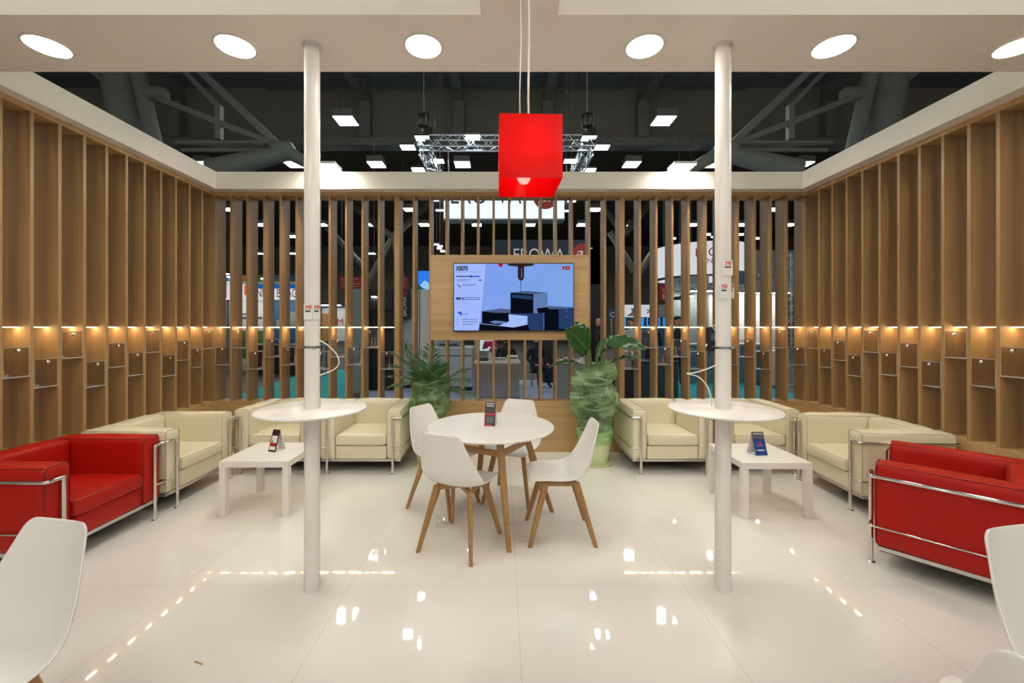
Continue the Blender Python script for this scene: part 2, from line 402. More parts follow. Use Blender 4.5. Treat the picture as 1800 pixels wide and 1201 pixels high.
# ------------------------------------------------------------------ light bars and display cases in the bays
LV = {'A': 1.470, 'B': 1.360, 'C': 1.265, 'D': 1.213}
CH, CD = .218, .17
def make_bar(wd):
    t = thing('light_bar', 'x', 'light')
    MB().box((-wd/2, -.009, .004), (wd/2, .009, .011)).build('housing', 'rail_silver', t)
    MB().box((-wd/2, -.007, .0015), (wd/2, .007, .004)).build('diffuser', 'led_face', t)
    return t
def make_case(wd):
    # local: front faces -y at y=0, top at z=0
    t = thing('display_case', 'x', 'display case'); h = wd/2-.002; th = .003
    MB().box((-h, 0, -CH), (h, th, 0)).build('front_panel', 'acrylic', t)
    MB().box((-h, th, -.003), (h, CD, 0)).build('lid', 'acrylic', t)
    MB().box((-h, th, -CH), (h, CD, -CH+.005)).build('shelf', 'acrylic_edge', t)
    e = MB(); e.box((-h, -.001, -.0035), (h, .0, 0)).box((-h, -.001, -CH), (h, 0, -CH+.007)).box((h-.0035, -.001, -CH), (h, 0, 0)).box((-h, -.001, -CH), (-h+.0025, 0, 0))
    e.build('panel_edge', 'acrylic_edge', t)
    k = MB(); k.lathe([(.0, -.026), (.008, -.025), (.0135, -.018), (.0135, -.011), (.008, -.006), (.008, 0)], n=18)
    o = k.build('lock_knob', 'chrome', t, (0, -.001, -.026), smooth=50); o.rotation_euler = (-PI/2, 0, 0)
    for x, z in ((-h+.006, -.105), (h-.006, -.105), (-.02, -.105), (.022, -.105)):
        o = MB().cyl((0,0,0), (0,-.005,0), .0038, n=8).build('stud', 'chrome', t, (x, -.0005, z))
    return t
def make_tool(kind):
    t = thing('cutting_tool', 'x', 'tool'); 
    MB().box((-.022, -.022, 0), (.022, .022, .018)).build('stand_block', 'acrylic_edge', t)
    if kind == 0:
        MB().lathe([(0, .018), (.006, .018), (.006, .075), (.0045, .078), (.0045, .125), (0, .127)], n=12).build('shank', 'steel', t, smooth=40)
    elif kind == 1:
        MB().lathe([(0, .018), (.011, .018), (.011, .05), (.007, .056), (.007, .09), (.016, .094), (.017, .116), (0, .118)], n=14).build('shank', 'steel', t, smooth=40)
        MB().lathe([(0, .118), (.012, .118), (.009, .135), (0, .137)], n=6).build('cutter_head', 'black_plastic', t)
    else:
        MB().lathe([(0, .018), (.004, .018), (.004, .105), (.001, .11), (0, .11)], n=10).build('shank', 'black_plastic', t, smooth=40)
    return t
bar_s = make_bar(.1675); case_s = make_case(.1665); bar_b = make_bar(.171); case_b = make_case(.171)
tools = [make_tool(i) for i in range(3)]
TN = ['slender steel milling cutter', 'stout steel tool holder', 'thin black drill']
used = set()
def put(proto, loc, rz, label, group):
    if proto.name in used: return dup(proto, loc, rz, label, group)
    used.add(proto.name); proto.location = loc; proto.rotation_euler = (0, 0, rz); return tag(proto, label, group=group)
seq = 'ACBDACBDACBDAC'
def tname(k, wname, bay, extra=''):
    return '%s in the %s display case from the corner on the %s wall%s' % (TN[k], bay, wname, extra)
# which tools stand in which case (bay index: [(kind, along, deep)])
SIDE_T = {'left': {10: [(1, -.03, .07)], 9: [(1, -.02, .08)], 8: [(0, -.04, .08), (2, -.01, .1)], 7: [(2, -.05, .1)], 6: [(1, -.045, .08)], 5: [(2, -.05, .1)], 4: [(0, -.04, .08)], 3: [(2, -.04, .1)], 1: [(2, -.05, .1)]},
          'right': {10: [(1, .055, .1)], 9: [(2, .05, .12)], 8: [(1, .05, .11)], 7: [(1, .045, .09)], 5: [(2, .05, .1)], 4: [(0, .05, .1)], 3: [(2, .05, .1)], 2: [(2, .04, .12)]}}
for side, xw, sg in (('left', XL, -1), ('right', XR, 1)):
    yy = [4.982+.005]+ys
    for j in range(12):
        yc = (yy[j]+yy[j+1])/2; rz = PI/2 if sg < 0 else -PI/2
        if j == 0: yc += 0
        lv = LV[seq[j]]
        lab = '%s bay from the corner on the %s slatted wall' % (ORD[j], side)
        pb = put(bar_s, (xw+sg*.09, yc, H), rz, 'thin warm light bar in the '+lab, 'light bars in the %s wall' % side)
        put(case_s, (xw+sg*.0015, yc, lv), rz, 'clear acrylic display case in the '+lab, 'display cases in the %s wall' % side)
        for q, (k, al, dp) in enumerate(SIDE_T[side].get(j, [])):
            # al is along the wall: negative is nearer the camera on either wall
            put(tools[k], (xw+sg*dp, yc-abs(al), lv-CH+.005), 0, tname(k, side, ORD[j]), 'tools in the %s wall cases' % side)
BT = {'left': {0: [(1, .06)], 1: [(2, .06)], 2: [(0, .03), (2, .06)], 3: [(0, .05), (2, .02)], 4: [(2, .0), (0, .03), (2, .06)], 5: [], 6: [(0, -.03)], 7: [(2, .05)], 8: [(0, .0), (1, .05)], 9: [(0, -.02), (0, .025), (2, .065)], 10: [(0, 0)]},
      'right': {1: [(1, -.06)], 2: [(2, -.05)], 3: [(1, -.06)], 4: [(2, -.05)], 5: [(2, .0)], 6: [(2, -.05)], 7: [(1, -.06), (0, -.02)], 8: [(2, -.06), (0, -.02), (1, .03)], 9: [(2, -.02)], 10: [(0, -.05), (1, .0)]}}
bseq = 'CADBCADBCAD'
for side, arr in (('left', bl), ('right', br)):
    cen = [378.8 if side == 'left' else 1416.2]+arr
    for j in range(11):
        xa = X5(cen[j])+(0 if j == 0 else (.0125 if side == 'left' else -.0125))
        xb = X5(cen[j+1])-((.0125 if j < 10 else .03) if side == 'left' else -(.0125 if j < 10 else .03))
        xc = (xa+xb)/2; sc_ = (abs(xb-xa)-.001)/.171
        lab = '%s bay from the %s corner of the back wall' % (ORD[j], side)
        lv = LV[bseq[j]]
        o = put(bar_b, (xc, YB+.09, H), 0, 'thin warm light bar in the '+lab, 'light bars in the back wall'); o.scale = (sc_, 1, 1)
        o = put(case_b, (xc, YB+.0015, lv), 0, 'clear acrylic display case in the '+lab, 'display cases in the back wall'); o.scale = (sc_, 1, 1)
        for q, (k, al) in enumerate(BT[side].get(j, [])):
            w3 = ['', ', beside its neighbour', ', rightmost of the three'][q] if q else ''
            put(tools[k], (xc+al*.85, YB+.10, lv-CH+.005), 0, '%s, %s back bay from the %s corner%s' % (TN[k], ORD[j], side, w3), 'tools in the back wall cases')

# ------------------------------------------------------------------ poles, high tables, cards
def pole(x, label, strap_z):
    t = thing('support_pole', label, 'pole', (x, 2.387, 0))
    MB().cyl((0,0,0), (0,0,3.12), .0425, n=48, cap=False).build('shaft', 'pole_white', t, smooth=40)
    s_ = MB().lathe([(.0432, strap_z-.006), (.0455, strap_z-.006), (.0455, strap_z+.006), (.0432, strap_z+.006)], n=40)
    s_.cbox((.03, -.038, strap_z), (.02, .012, .013))
    s_.build('strap', 'steel', t, smooth=40)
    MB().lathe([(.043, 3.108), (.05, 3.112), (.05, 3.12)], n=40).build('collar', 'pole_white', t, smooth=40)
    return t
pole(-1.0965, 'white round steel pole standing left of the dining table', 1.389)
pole(1.2655, 'white round steel pole standing right of the dining table', 1.385)
def high_table(x, label):
    t = thing('high_table', label, 'table', (x, 2.387, 1.031))
    n = 64; m_ = MB(); pr = [(.043, -.009), (.288, -.009), (.297, -.006), (.300, 0), (.297, .005), (.292, .007), (.043, .007)]
    m_.lathe(pr+[pr[0]], n=n).build('tabletop', 'white_laminate', t, smooth=40)
    MB().lathe([(.0430, -.045), (.058, -.04), (.062, -.009), (.043, -.0095)], n=32).build('collar', 'pole_white', t, smooth=40)
high_table(-1.0965, 'round white high table fixed around the left pole')
high_table(1.2655, 'round white high table fixed around the right pole')

def yg_card(px, py, d, rz, label, w_=.046, h_=.084, x=None):
    p = P(px, py, d)
    t = thing('sign_card', label, 'card', p if x is None else x, rz, 'small logo cards on the poles')
    MB().box((-w_/2, -.001, -h_/2), (w_/2, .001, h_/2)).build('card', 'card_white', t)
    text('YG', 'logo_lettering', 'logo_red', t, (0, -.0016, h_/2-.022), .023, sx=1.15, shear=.3, align='CENTER', bold=.0012)
    rect('logo_underline', 'logo_red', t, .002, w_/2-.006, h_/2-.028, h_/2-.0255, -.001)
    rect('logo_line', 'black_plastic', t, -w_/2+.006, .0, h_/2-.028, h_/2-.0262, -.001)
    rect('caption_bar', 'black_plastic', t, -w_/2+.009, w_/2-.009, h_/2-.042, h_/2-.034, -.001)
    return t
yg_card(541.5, 548.5, 2.337, .12, 'white card with red logo, left of the two on the left pole')
yg_card(556.5, 548.5, 2.339, -.1, 'white card with red logo, right of the two on the left pole', w_=.042)
yg_card(1279.5, 471, 2.335, -.15, 'white card with red logo, upper one on the right pole', w_=.052)
yg_card(1272.5, 512, 2.335, .1, 'white card with red logo, lower one on the front of the right pole', w_=.047)
yg_card(1285.0, 512, 2.385, -1.25, 'white card seen edge on at the side of the right pole', w_=.04)

def cable(label, pts, r=.0035):
    m_ = MB(); q = []
    P_ = [Vector(p) for p in pts]
    for i in range(len(P_)-1):
        p0 = P_[max(i-1, 0)]; p1 = P_[i]; p2 = P_[i+1]; p3 = P_[min(i+2, len(P_)-1)]
        for k in range(8):
            t = k/8; q.append(.5*((2*p1)+(p2-p0)*t+(2*p0-5*p1+4*p2-p3)*t*t+(3*p1-p0-3*p2+p3)*t**3))
    q.append(P_[-1]); m_.tube(q, r, 8)
    return tag(m_.build('cable', 'cable_white', smooth=60), label, 'cable')
cable('white cable looping out from the left pole above the high table', [P(561, 598, 2.387), P(576, 607, 2.39), P(591, 622, 2.395), P(596, 638, 2.40), P(588, 649, 2.40), P(573, 656, 2.39), P(560.5, 660, 2.385)])
cable('short white cable rising behind the left pole from the tabletop', [P(564, 716, 2.43), P(564.5, 706, 2.44), P(562, 698, 2.44)])
cable('white cable kinked out from the right pole down to the high table', [P(1259, 642, 2.387), P(1240, 650, 2.39), P(1218, 656, 2.395), P(1208, 657, 2.40), P(1228, 663, 2.395), P(1243, 679, 2.39), P(1249, 697, 2.385), P(1251, 714, 2.385)])

t = thing('scanner_device', 'black box device with white arrow frame strapped behind the right pole', 'device', P(1250, 596, 2.42), .15)
MB().softbox((-.026, -.015, -.07), (.024, .015, .07), .005, 4).build('housing', 'black_plastic', t, smooth=50)
MB().box((-.012, -.0165, -.012), (.018, -.015, .035)).build('screen', 'card_grey', t)
MB().cyl((.008, -.0165, .008), (.008, -.022, .008), .006, n=12).build('lens', 'chrome', t, smooth=40)
MB().tube([(.025, -.018, .095), (-.004, -.018, .068), (.02, -.018, .04)], .0022, 6).build('arrow_frame', 'card_white', t)
MB().cyl((-.025, -.005, -.045), (.045, -.02, -.045), .006, n=10).cyl((-.026, 0, -.03), (-.034, 0, -.045), .006, n=8).build('clamp', 'steel', t, smooth=40)
MB().cyl((-.012, 0, -.07), (-.016, 0, -.10), .008, .004, n=8).build('grip', 'rubber', t)

# ------------------------------------------------------------------ red pendant
t = thing('pendant_lamp', 'glossy red cube pendant lamp hanging on two cords over the room', 'lamp', (.107, 1.755, 2.09), math.radians(1.5))
s_ = .125; th = .004; m_ = MB()
m_.box((-s_, -s_, 0), (s_, -s_+th, .25)).box((-s_, s_-th, 0), (s_, s_, .25)).box((-s_, -s_+th, 0), (-s_+th, s_-th, .25)).box((s_-th, -s_+th, 0), (s_, s_-th, .25)).box((-s_+th, -s_+th, .246), (s_-th, s_-th, .25))
m_.build('shade', 'red_shade', t)
m_ = MB(); m_.lathe([(0, .10), (.02, .104), (.032, .125), (.03, .145), (.016, .17), (.013, .185)], n=24)
m_.build('bulb', emat('bulb_glow', (1, .85, .65), 8), t, smooth=60)
MB().cyl((0,0,.185), (0,0,.246), .018, n=20).build('socket', 'white_plastic', t, smooth=40)
MB().tube([(-.034, 0, .25), (-.036, 0, .40), (-.030, 0, .60), (-.033, 0, 1.03)], .0025, 8).build('cord', 'cable_white', t, smooth=60)
MB().tube([(.004, 0, .25), (.0, 0, .38), (.004, 0, .6), (.001, 0, 1.03)], .0042, 8).build('cord', 'cable_white', t, smooth=60)

# ------------------------------------------------------------------ television
t = thing('television', 'large flat wall television showing a milling machine on a pale blue screen', 'television', P(903, 522.5, 4.93))
TW, TH = 1.432, .812
sw, sh = TW/2-.009, TH/2-.011
MB().box((-TW/2, 0, -TH/2), (TW/2, .05, TH/2)).build('frame', 'black_plastic', t)
MB().box((-.03, -.002, -TH/2-.008), (.03, .01, -TH/2)).build('badge', 'steel', t)
m_, nt, b_ = new_mat('screen_blue'); L = nt.links; nt.nodes.remove(b_)
tc = nt.nodes.new('ShaderNodeTexCoord'); s2 = nt.nodes.new('ShaderNodeSeparateXYZ'); L.new(tc.outputs['Object'], s2.inputs[0])
mr = nt.nodes.new('ShaderNodeMapRange'); mr.inputs[1].default_value = -.6; mr.inputs[2].default_value = .7; L.new(s2.outputs[0], mr.inputs[0])
nz = nt.nodes.new('ShaderNodeTexNoise'); nz.inputs['Scale'].default_value = 2.0; L.new(tc.outputs['Object'], nz.inputs['Vector'])
c1 = nt.nodes.new('ShaderNodeMix'); c1.data_type = 'RGBA'; c1.inputs[6].default_value = (.18, .31, .84, 1); c1.inputs[7].default_value = (.16, .36, .70, 1); L.new(mr.outputs[0], c1.inputs[0])
c3 = nt.nodes.new('ShaderNodeMix'); c3.data_type = 'RGBA'; c3.inputs[7].default_value = (.30, .40, .92, 1); L.new(c1.outputs[2], c3.inputs[6])
m5 = nt.nodes.new('ShaderNodeMath'); m5.operation = 'MULTIPLY'; m5.inputs[1].default_value = .6; L.new(nz.outputs['Fac'], m5.inputs[0]); L.new(m5.outputs[0], c3.inputs[0])
em = nt.nodes.new('ShaderNodeEmission'); em.inputs[1].default_value = 1/2**EXPO; L.new(c3.outputs[2], em.inputs[0]); L.new(em.outputs[0], nt.nodes['Material Output'].inputs[0])
scr = MB().box((-sw, -.0015, -sh), (sw, 0, sh)).build('screen', 'screen_blue', t)
for nm, cc, ss in (('scr_dark', (.003, .004, .010), 1), ('scr_navy', (.020, .045, .13), 1), ('scr_grey', (.07, .11, .22), 1), ('scr_pale', (.36, .50, .95), 1), ('scr_white', (.36, .48, .97), 1),
                   ('scr_red', (.45, .01, .02), 1), ('scr_blue', (.01, .09, .52), 1), ('scr_text', (.05, .07, .20), 1), ('scr_brown', (.03, .014, .016), 1), ('scr_mid', (.12, .20, .42), 1)):
    emat(nm, cc, ss)
def S(zx, zy):  # zoomed screen picture coordinates (60..1750, 65..1020) to local x, z
    return (-TW/2+(zx-60)/(1750-60)*TW, TH/2-(zy-65)/(1020-65)*TH)
lay = [0]
def spoly(name, m_, pts):
    lay[0] += 1; y = -.0016-.00012*lay[0]; q = [S(*p) for p in pts]
    q = [(max(-sw, min(sw, x)), max(-sh, min(sh, z))) for x, z in q]
    o = MB(); n = len(q); o.add([(x, y, z) for x, z in q], [tuple(range(n))]); return o.build(name, m_, scr)
def ell(cx, cy, rx, ry, n=20): return [(cx+rx*math.cos(2*PI*i/n), cy+ry*math.sin(2*PI*i/n)) for i in range(n)]
spoly('side_panel', 'scr_white', [(70, 72), (515, 72), (470, 560), (415, 1012), (70, 1012)])
spoly('machine_block', 'scr_dark', [(1330, 700), (1745, 690), (1745, 1012), (1330, 1012)])
spoly('block_face', 'scr_navy', [(1535, 715), (1745, 690), (1745, 985), (1535, 985)])
spoly('block_top', 'scr_grey', [(1385, 665), (1745, 685), (1640, 708), (1400, 712)])
spoly('machine_block', 'scr_navy', [(870, 770), (1325, 760), (1325, 1012), (870, 1012)])
spoly('machine_block', 'scr_dark', [(860, 480), (1180, 500), (1180, 770), (860, 770)])
spoly('block_band', 'scr_navy', [(880, 505), (1165, 525), (1165, 580), (880, 550)])
spoly('block_face', 'scr_mid', [(1180, 500), (1380, 480), (1380, 690), (1330, 700), (1240, 745), (1180, 770)])
spoly('block_shadow', 'scr_dark', [(1230, 700), (1390, 680), (1400, 760), (1240, 765)])
spoly('block_top', 'scr_grey', [(860, 480), (1060, 457), (1380, 480), (1180, 503)])
spoly('block_plinth', 'scr_dark', [(460, 740), (860, 720), (860, 790), (1100, 800), (1100, 925), (1130, 1012), (415, 1012), (430, 900), (460, 900)])
spoly('plinth_top', 'scr_grey', [(460, 740), (720, 700), (860, 715), (860, 765), (620, 760)])
spoly('lit_face', 'scr_pale', [(830, 782), (1098, 805), (1098, 925), (910, 965), (700, 935), (840, 880)])
spoly('chip_pile', 'scr_mid', [(560, 890), (640, 868), (800, 885), (820, 905), (640, 915)])
spoly('edge_line', 'scr_pale', [(430, 908), (900, 960), (900, 966), (430, 915)])
spoly('spindle_flange', 'scr_brown', ell(1005, 90, 190, 26))
spoly('spindle_body', 'scr_brown', [(962, 90), (1052, 90), (1050, 270), (1030, 310), (985, 310), (962, 270)])
spoly('spindle_shine', 'scr_grey', [(1008, 140), (1024, 140), (1024, 270), (1008, 270)])
spoly('tool_bit', 'scr_dark', [(1002, 305), (1010, 305), (1009, 480), (1003, 480)])
spoly('nozzle', 'scr_red', [(680, 72), (752, 72), (750, 105), (725, 125), (700, 110)])
spoly('tool_graphic', 'scr_text', [(100, 246), (300, 246), (300, 262), (100, 262)])
spoly('tool_graphic', 'scr_blue', [(296, 240), (318, 236), (320, 246), (430, 246), (430, 262), (320, 262), (318, 272), (296, 268)])
spoly('blue_mark', 'scr_blue', ell(437, 306, 22, 10))
spoly('tool_icon', 'scr_text', [(115, 358), (165, 395), (160, 408), (148, 405), (110, 366)])
spoly('data_bar', 'scr_text', [(180, 545), (430, 545), (430, 580), (180, 580)])
spoly('data_bar_inner', 'scr_white', [(200, 553), (422, 553), (422, 572), (200, 572)])
spoly('data_icon', 'scr_text', [(98, 545), (166, 545), (166, 580), (98, 580)])
spoly('arrow_icon', 'scr_blue', [(115, 768), (140, 742), (178, 752), (178, 800), (160, 798), (155, 778)])
spoly('knob_mark', 'scr_text', ell(1650, 740, 20, 18)); spoly('knob_mark', 'scr_text', ell(1645, 815, 16, 18))
def stext(s, zx, zy, size, m_='scr_text', sx=1, bold=0, shear=0):
    x, z = S(zx, zy); return text(s, 'screen_text', m_, scr, (x, -.012, z), size, sx=sx, bold=bold, shear=shear)
stext('X5070', 98, 172, .072, 'scr_dark', .72, .003)
stext('YG', 1565, 160, .052, 'scr_red', 1.4, .004, .35)
for zx, zy, wd, hh in ((100, 190, 360, 5), (110, 300, 195, 8), (110, 322, 140, 6), (190, 368, 180, 9), (190, 388, 140, 6), (180, 602, 60, 5), (115, 602, 26, 5), (115, 634, 26, 5), (180, 634, 70, 5),
                       (192, 775, 80, 10), (192, 855, 205, 9), (192, 887, 210, 9), (192, 920, 160, 9), (112, 855, 14, 10), (112, 887, 14, 10), (112, 920, 14, 10)):
    x = zx
    while x < zx+wd:                                     # rows of tiny unreadable words
        l = random.uniform(12, 38); e = min(x+l, zx+wd); spoly('text_row', 'scr_text', [(x, zy-hh/2), (e, zy-hh/2), (e, zy+hh/2), (x, zy+hh/2)]); x += l+8

# ------------------------------------------------------------------ armchairs
def edge_loop(x0, x1, z0, z1, y, r, n=5):
    pts = []
    for cx, cz, a0 in ((x1-r, z1-r, 0), (x0+r, z1-r, PI/2), (x0+r, z0+r, PI), (x1-r, z0+r, 1.5*PI)):
        for k in range(n): a = a0+PI/2*k/(n-1); pts.append((cx+r*math.cos(a), y, cz+r*math.sin(a)))
    return pts
def make_armchair(col, label, loc, rz, seed, puffy=1.0):
    leather = col+'_leather'; seam = col+'_seam'
    t = thing('armchair', label, 'armchair', loc, rz)
    w0 = .262; W = .418; wr = .009 if col == 'cream' else .004
    MB().box((-W+.01, -.345, .120), (W-.01, .345, .143)).build('base_rail', 'rail_silver', t)
    MB().box((-W+.02, -.335, .112), (W-.02, .335, .1195)).build('underside', 'black_matte', t)
    for sx in (-1, 1):
        a, b_ = sorted((sx*w0, sx*W))
        arm = MB().softbox((a, -.36, .144), (b_, .355, .655), .028, 12, (.006*puffy, .006*puffy, .010*puffy), wr, seed+sx).build('armrest', leather, t, smooth=60)
        m_ = MB(); m_.tube(edge_loop(a+.006, b_-.006, .15, .656, -.352, .03), .0028, 6, True)
        for xx in (a+.010, b_-.010): m_.tube([(xx, -.34, .651), (xx, .34, .651)], .0026, 6)
        m_.build('piping', seam, arm, smooth=60)
    back = MB().softbox((-w0+.001, .185, .25), (w0-.001, .355, .655), .028, 12, (0, .012*puffy, .010*puffy), wr*1.3, seed+5).build('backrest', leather, t, smooth=60)
    m_ = MB(); m_.tube([(-w0+.008, .197, .649), (w0-.008, .197, .649)], .0026, 6); m_.build('piping', seam, back, smooth=60)
    MB().softbox((-w0+.001, -.350, .144), (w0-.001, .18, .284), .012, 6).build('seat_base', leather, t, smooth=60)
    cu = MB().softbox((-w0+.002, -.372, .286), (w0-.002, .184, .396), .026, 14, (0, .006*puffy, .014*puffy), wr, seed+9).build('seat_cushion', leather, t, smooth=60)
    m_ = MB()
    m_.tube([(-w0+.008, -.2+.0, .392), (-w0+.008, -.355, .389), (-w0+.022, -.368, .387), (w0-.022, -.368, .387), (w0-.008, -.355, .389), (w0-.008, -.2, .392)], .0026, 6)
    m_.build('piping', seam, cu, smooth=60)
    for sx in (-1, 1):
        for sy in (-1, 1):
            lx, ly = sx*.335, (-.385 if sy < 0 else .362)
            lg = MB().cyl((lx, ly, .006), (lx, ly, .590), .0125, n=16).build('leg', 'chrome', t, smooth=40)
            MB().lathe([(0, .0), (.020, .0), (.021, .005), (.016, .009), (.012, .010)], (lx, ly, 0), 18).build('foot_pad', 'chrome', lg, smooth=40)
    def rail(z, r):
        x0, x1, y0, y1 = -.433, .433, -.385, .362; q = .018
        def cn(cx, cy, a0, a1):
            return [(cx+q*math.cos(a0+(a1-a0)*k/4), cy+q*math.sin(a0+(a1-a0)*k/4), z) for k in range(5)]
        pts = [(-.335, y0, z)]+cn(x0+q, y0+q, -PI/2, -PI)+cn(x0+q, y1-q, PI, PI/2)+cn(x1-q, y1-q, PI/2, 0)+cn(x1-q, y0+q, 0, -PI/2)+[(.335, y0, z)]
        return MB().tube(pts, r, 10)
    rail(.578, .0115).build('upper_rail', 'chrome', t, smooth=60)
    rail(.268, .006).build('lower_rail', 'chrome', t, smooth=60)
    return t
# rz: the front looks along local -y
make_armchair('cream', 'cream leather armchair against the left wall, partly behind the red one', (-3.095, 3.788, 0), PI/2, 1)
make_armchair('red', 'red leather armchair against the left wall, cut by the picture edge', (-3.095, 2.897, 0), PI/2, 2)
make_armchair('cream', 'cream leather armchair of the back row, nearest the left corner', (-2.352, 4.625, 0), 0, 3)
make_armchair('cream', 'cream leather armchair between the left pole and the palm', (-1.462, 4.625, 0), 0, 4)
make_armchair('cream', 'cream leather armchair just right of the broad leaved plant', (1.745, 4.622, 0), 0, 5)
make_armchair('cream', 'cream leather armchair of the back row behind the right pole', (2.64, 4.622, 0), 0, 6)
make_armchair('cream', 'cream leather armchair against the right wall behind the red one', (3.265, 3.715, 0), -PI/2-math.radians(4.5), 7)
# the turned red chair at right
f = Vector((-.66, .75)); f.normalize(); wd = Vector((f.y, -f.x))
fc = Vector((2.31, 2.585))+wd*.42-f*.36
make_armchair('red', 'red leather armchair at right, turned with its outer side to the viewer', (fc.x, fc.y, 0), math.atan2(f.y, f.x)+PI/2, 8)

# ------------------------------------------------------------------ coffee tables
def coffee(x0, y0, label):
    t = thing('coffee_table', label, 'table', (x0+.275, y0+.275, 0))
    MB().softbox((-.275, -.275, .39), (.275, .275, .44), .0025, 3).build('tabletop', 'lack_white', t)
    for sx in (-1, 1):
        for sy in (-1, 1):
            a, b_ = sorted((sx*.275, sx*.225)); c, d = sorted((sy*.275, sy*.225))
            MB().softbox((a, c, 0), (b_, d, .39), .0025, 3).build('leg', 'lack_white', t)
coffee(-2.250, 3.288, 'square white coffee table in front of the left armchairs')
coffee(1.876, 3.25, 'square white coffee table in front of the right armchairs')

# ------------------------------------------------------------------ dining table
TC = Vector((-.093, 3.235))
t = thing('dining_table', 'round white dining table on splayed wooden legs in the middle', 'table', (TC.x, TC.y, 0))
MB().lathe([(0, .718), (.470, .718), (.484, .722), (.489, .730), (.488, .736), (.484, .740), (0, .740)], n=96).build('tabletop', 'white_laminate', t, smooth=35)
feet = [Vector((.135, -.455)), Vector((.493, .145)), Vector((-.135, .48)), Vector((-.493, -.12))]
def legpt(f_, z): s_ = 1-.5*z/.718; return Vector((f_.x*s_, f_.y*s_, z))
for f_ in feet:
    top = legpt(f_, .717); bot = Vector((f_.x, f_.y, 0)); ax = Vector((f_.x, f_.y, 0)).normalized(); pt = Vector((-ax.y, ax.x, 0)); m_ = MB()
    prof = [(bot, .016, .016), (bot.lerp(top, .35), .021, .021), (bot.lerp(top, .8), .026, .027), (top, .024, .028)]
    vv = []
    for c, a, b_ in prof:
        for k in range(14):
            an = 2*PI*k/14; ca, sa = math.cos(an), math.sin(an)
            vv.append(c+pt*a*math.copysign(abs(ca)**.6, ca)+ax*b_*math.copysign(abs(sa)**.6, sa))
    ff = [(i*14+k, i*14+(k+1)%14, (i+1)*14+(k+1)%14, (i+1)*14+k) for i in range(3) for k in range(14)]+[tuple(range(13, -1, -1)), tuple(range(42, 56))]
    m_.add(vv, ff); m_.build('leg', 'beech', t, smooth=40)
for i in range(4):
    a = legpt(feet[i], .595); b_ = legpt(feet[(i+1) % 4], .595); d = (b_-a).normalized(); c = (a+b_)/2
    R_ = Matrix((d, Vector((-d.y, d.x, 0)), Vector((0, 0, 1)))).transposed()
    MB().cbox(c, ((b_-a).length-.03, .022, .040), R_).build('brace', 'beech', t)
for i in range(2):
    a = legpt(feet[i], .700); b_ = legpt(feet[i+2], .700); d = (b_-a).normalized(); c = (a+b_)/2+Vector((0, 0, -.0 if i else -.0))
    R_ = Matrix((d, Vector((-d.y, d.x, 0)), Vector((0, 0, 1)))).transposed()
    MB().cbox(c, ((b_-a).length-.02, .035, .03), R_).build('top_rail', 'beech', t)

# ------------------------------------------------------------------ shell chairs
def shell_mesh():
    # centre line (y, z) and half width; the front looks to -y
    prof = [(-.225, .428, .150, .010), (-.215, .440, .185, .010), (-.17, .450, .208, .012), (-.10, .448, .218, .018), (-.03, .441, .224, .024), (.04, .436, .228, .032), (.10, .438, .230, .044),
            (.15, .452, .230, .060), (.185, .480, .228, .068), (.208, .520, .222, .066), (.224, .570, .210, .058), (.238, .630, .193, .046), (.250, .690, .174, .036), (.261, .745, .155, .028),
            (.270, .785, .144, .023), (.275, .806, .131, .020), (.277, .818, .108, .017)]
    n = 16; vv = []; ff = []
    for i, (y, z, hw, lift) in enumerate(prof):
        y0, z0 = prof[max(i-1, 0)][:2]; y1, z1 = prof[min(i+1, len(prof)-1)][:2]
        tg = Vector((0, y1-y0, z1-z0)).normalized(); nr = Vector((0, -tg.z, tg.y))       # towards the sitter
        for k in range(n+1):
            u = 2*k/n-1; u2 = math.sin(u*PI/2)*.35+u*.65
            e = lift*abs(u)**2.4
            vv.append(Vector((u2*hw, y, z))+nr*e)
    for i in range(len(prof)-1):
        for k in range(n): a = i*(n+1)+k; ff.append((a, a+1, a+n+2, a+n+1))
    return vv, ff
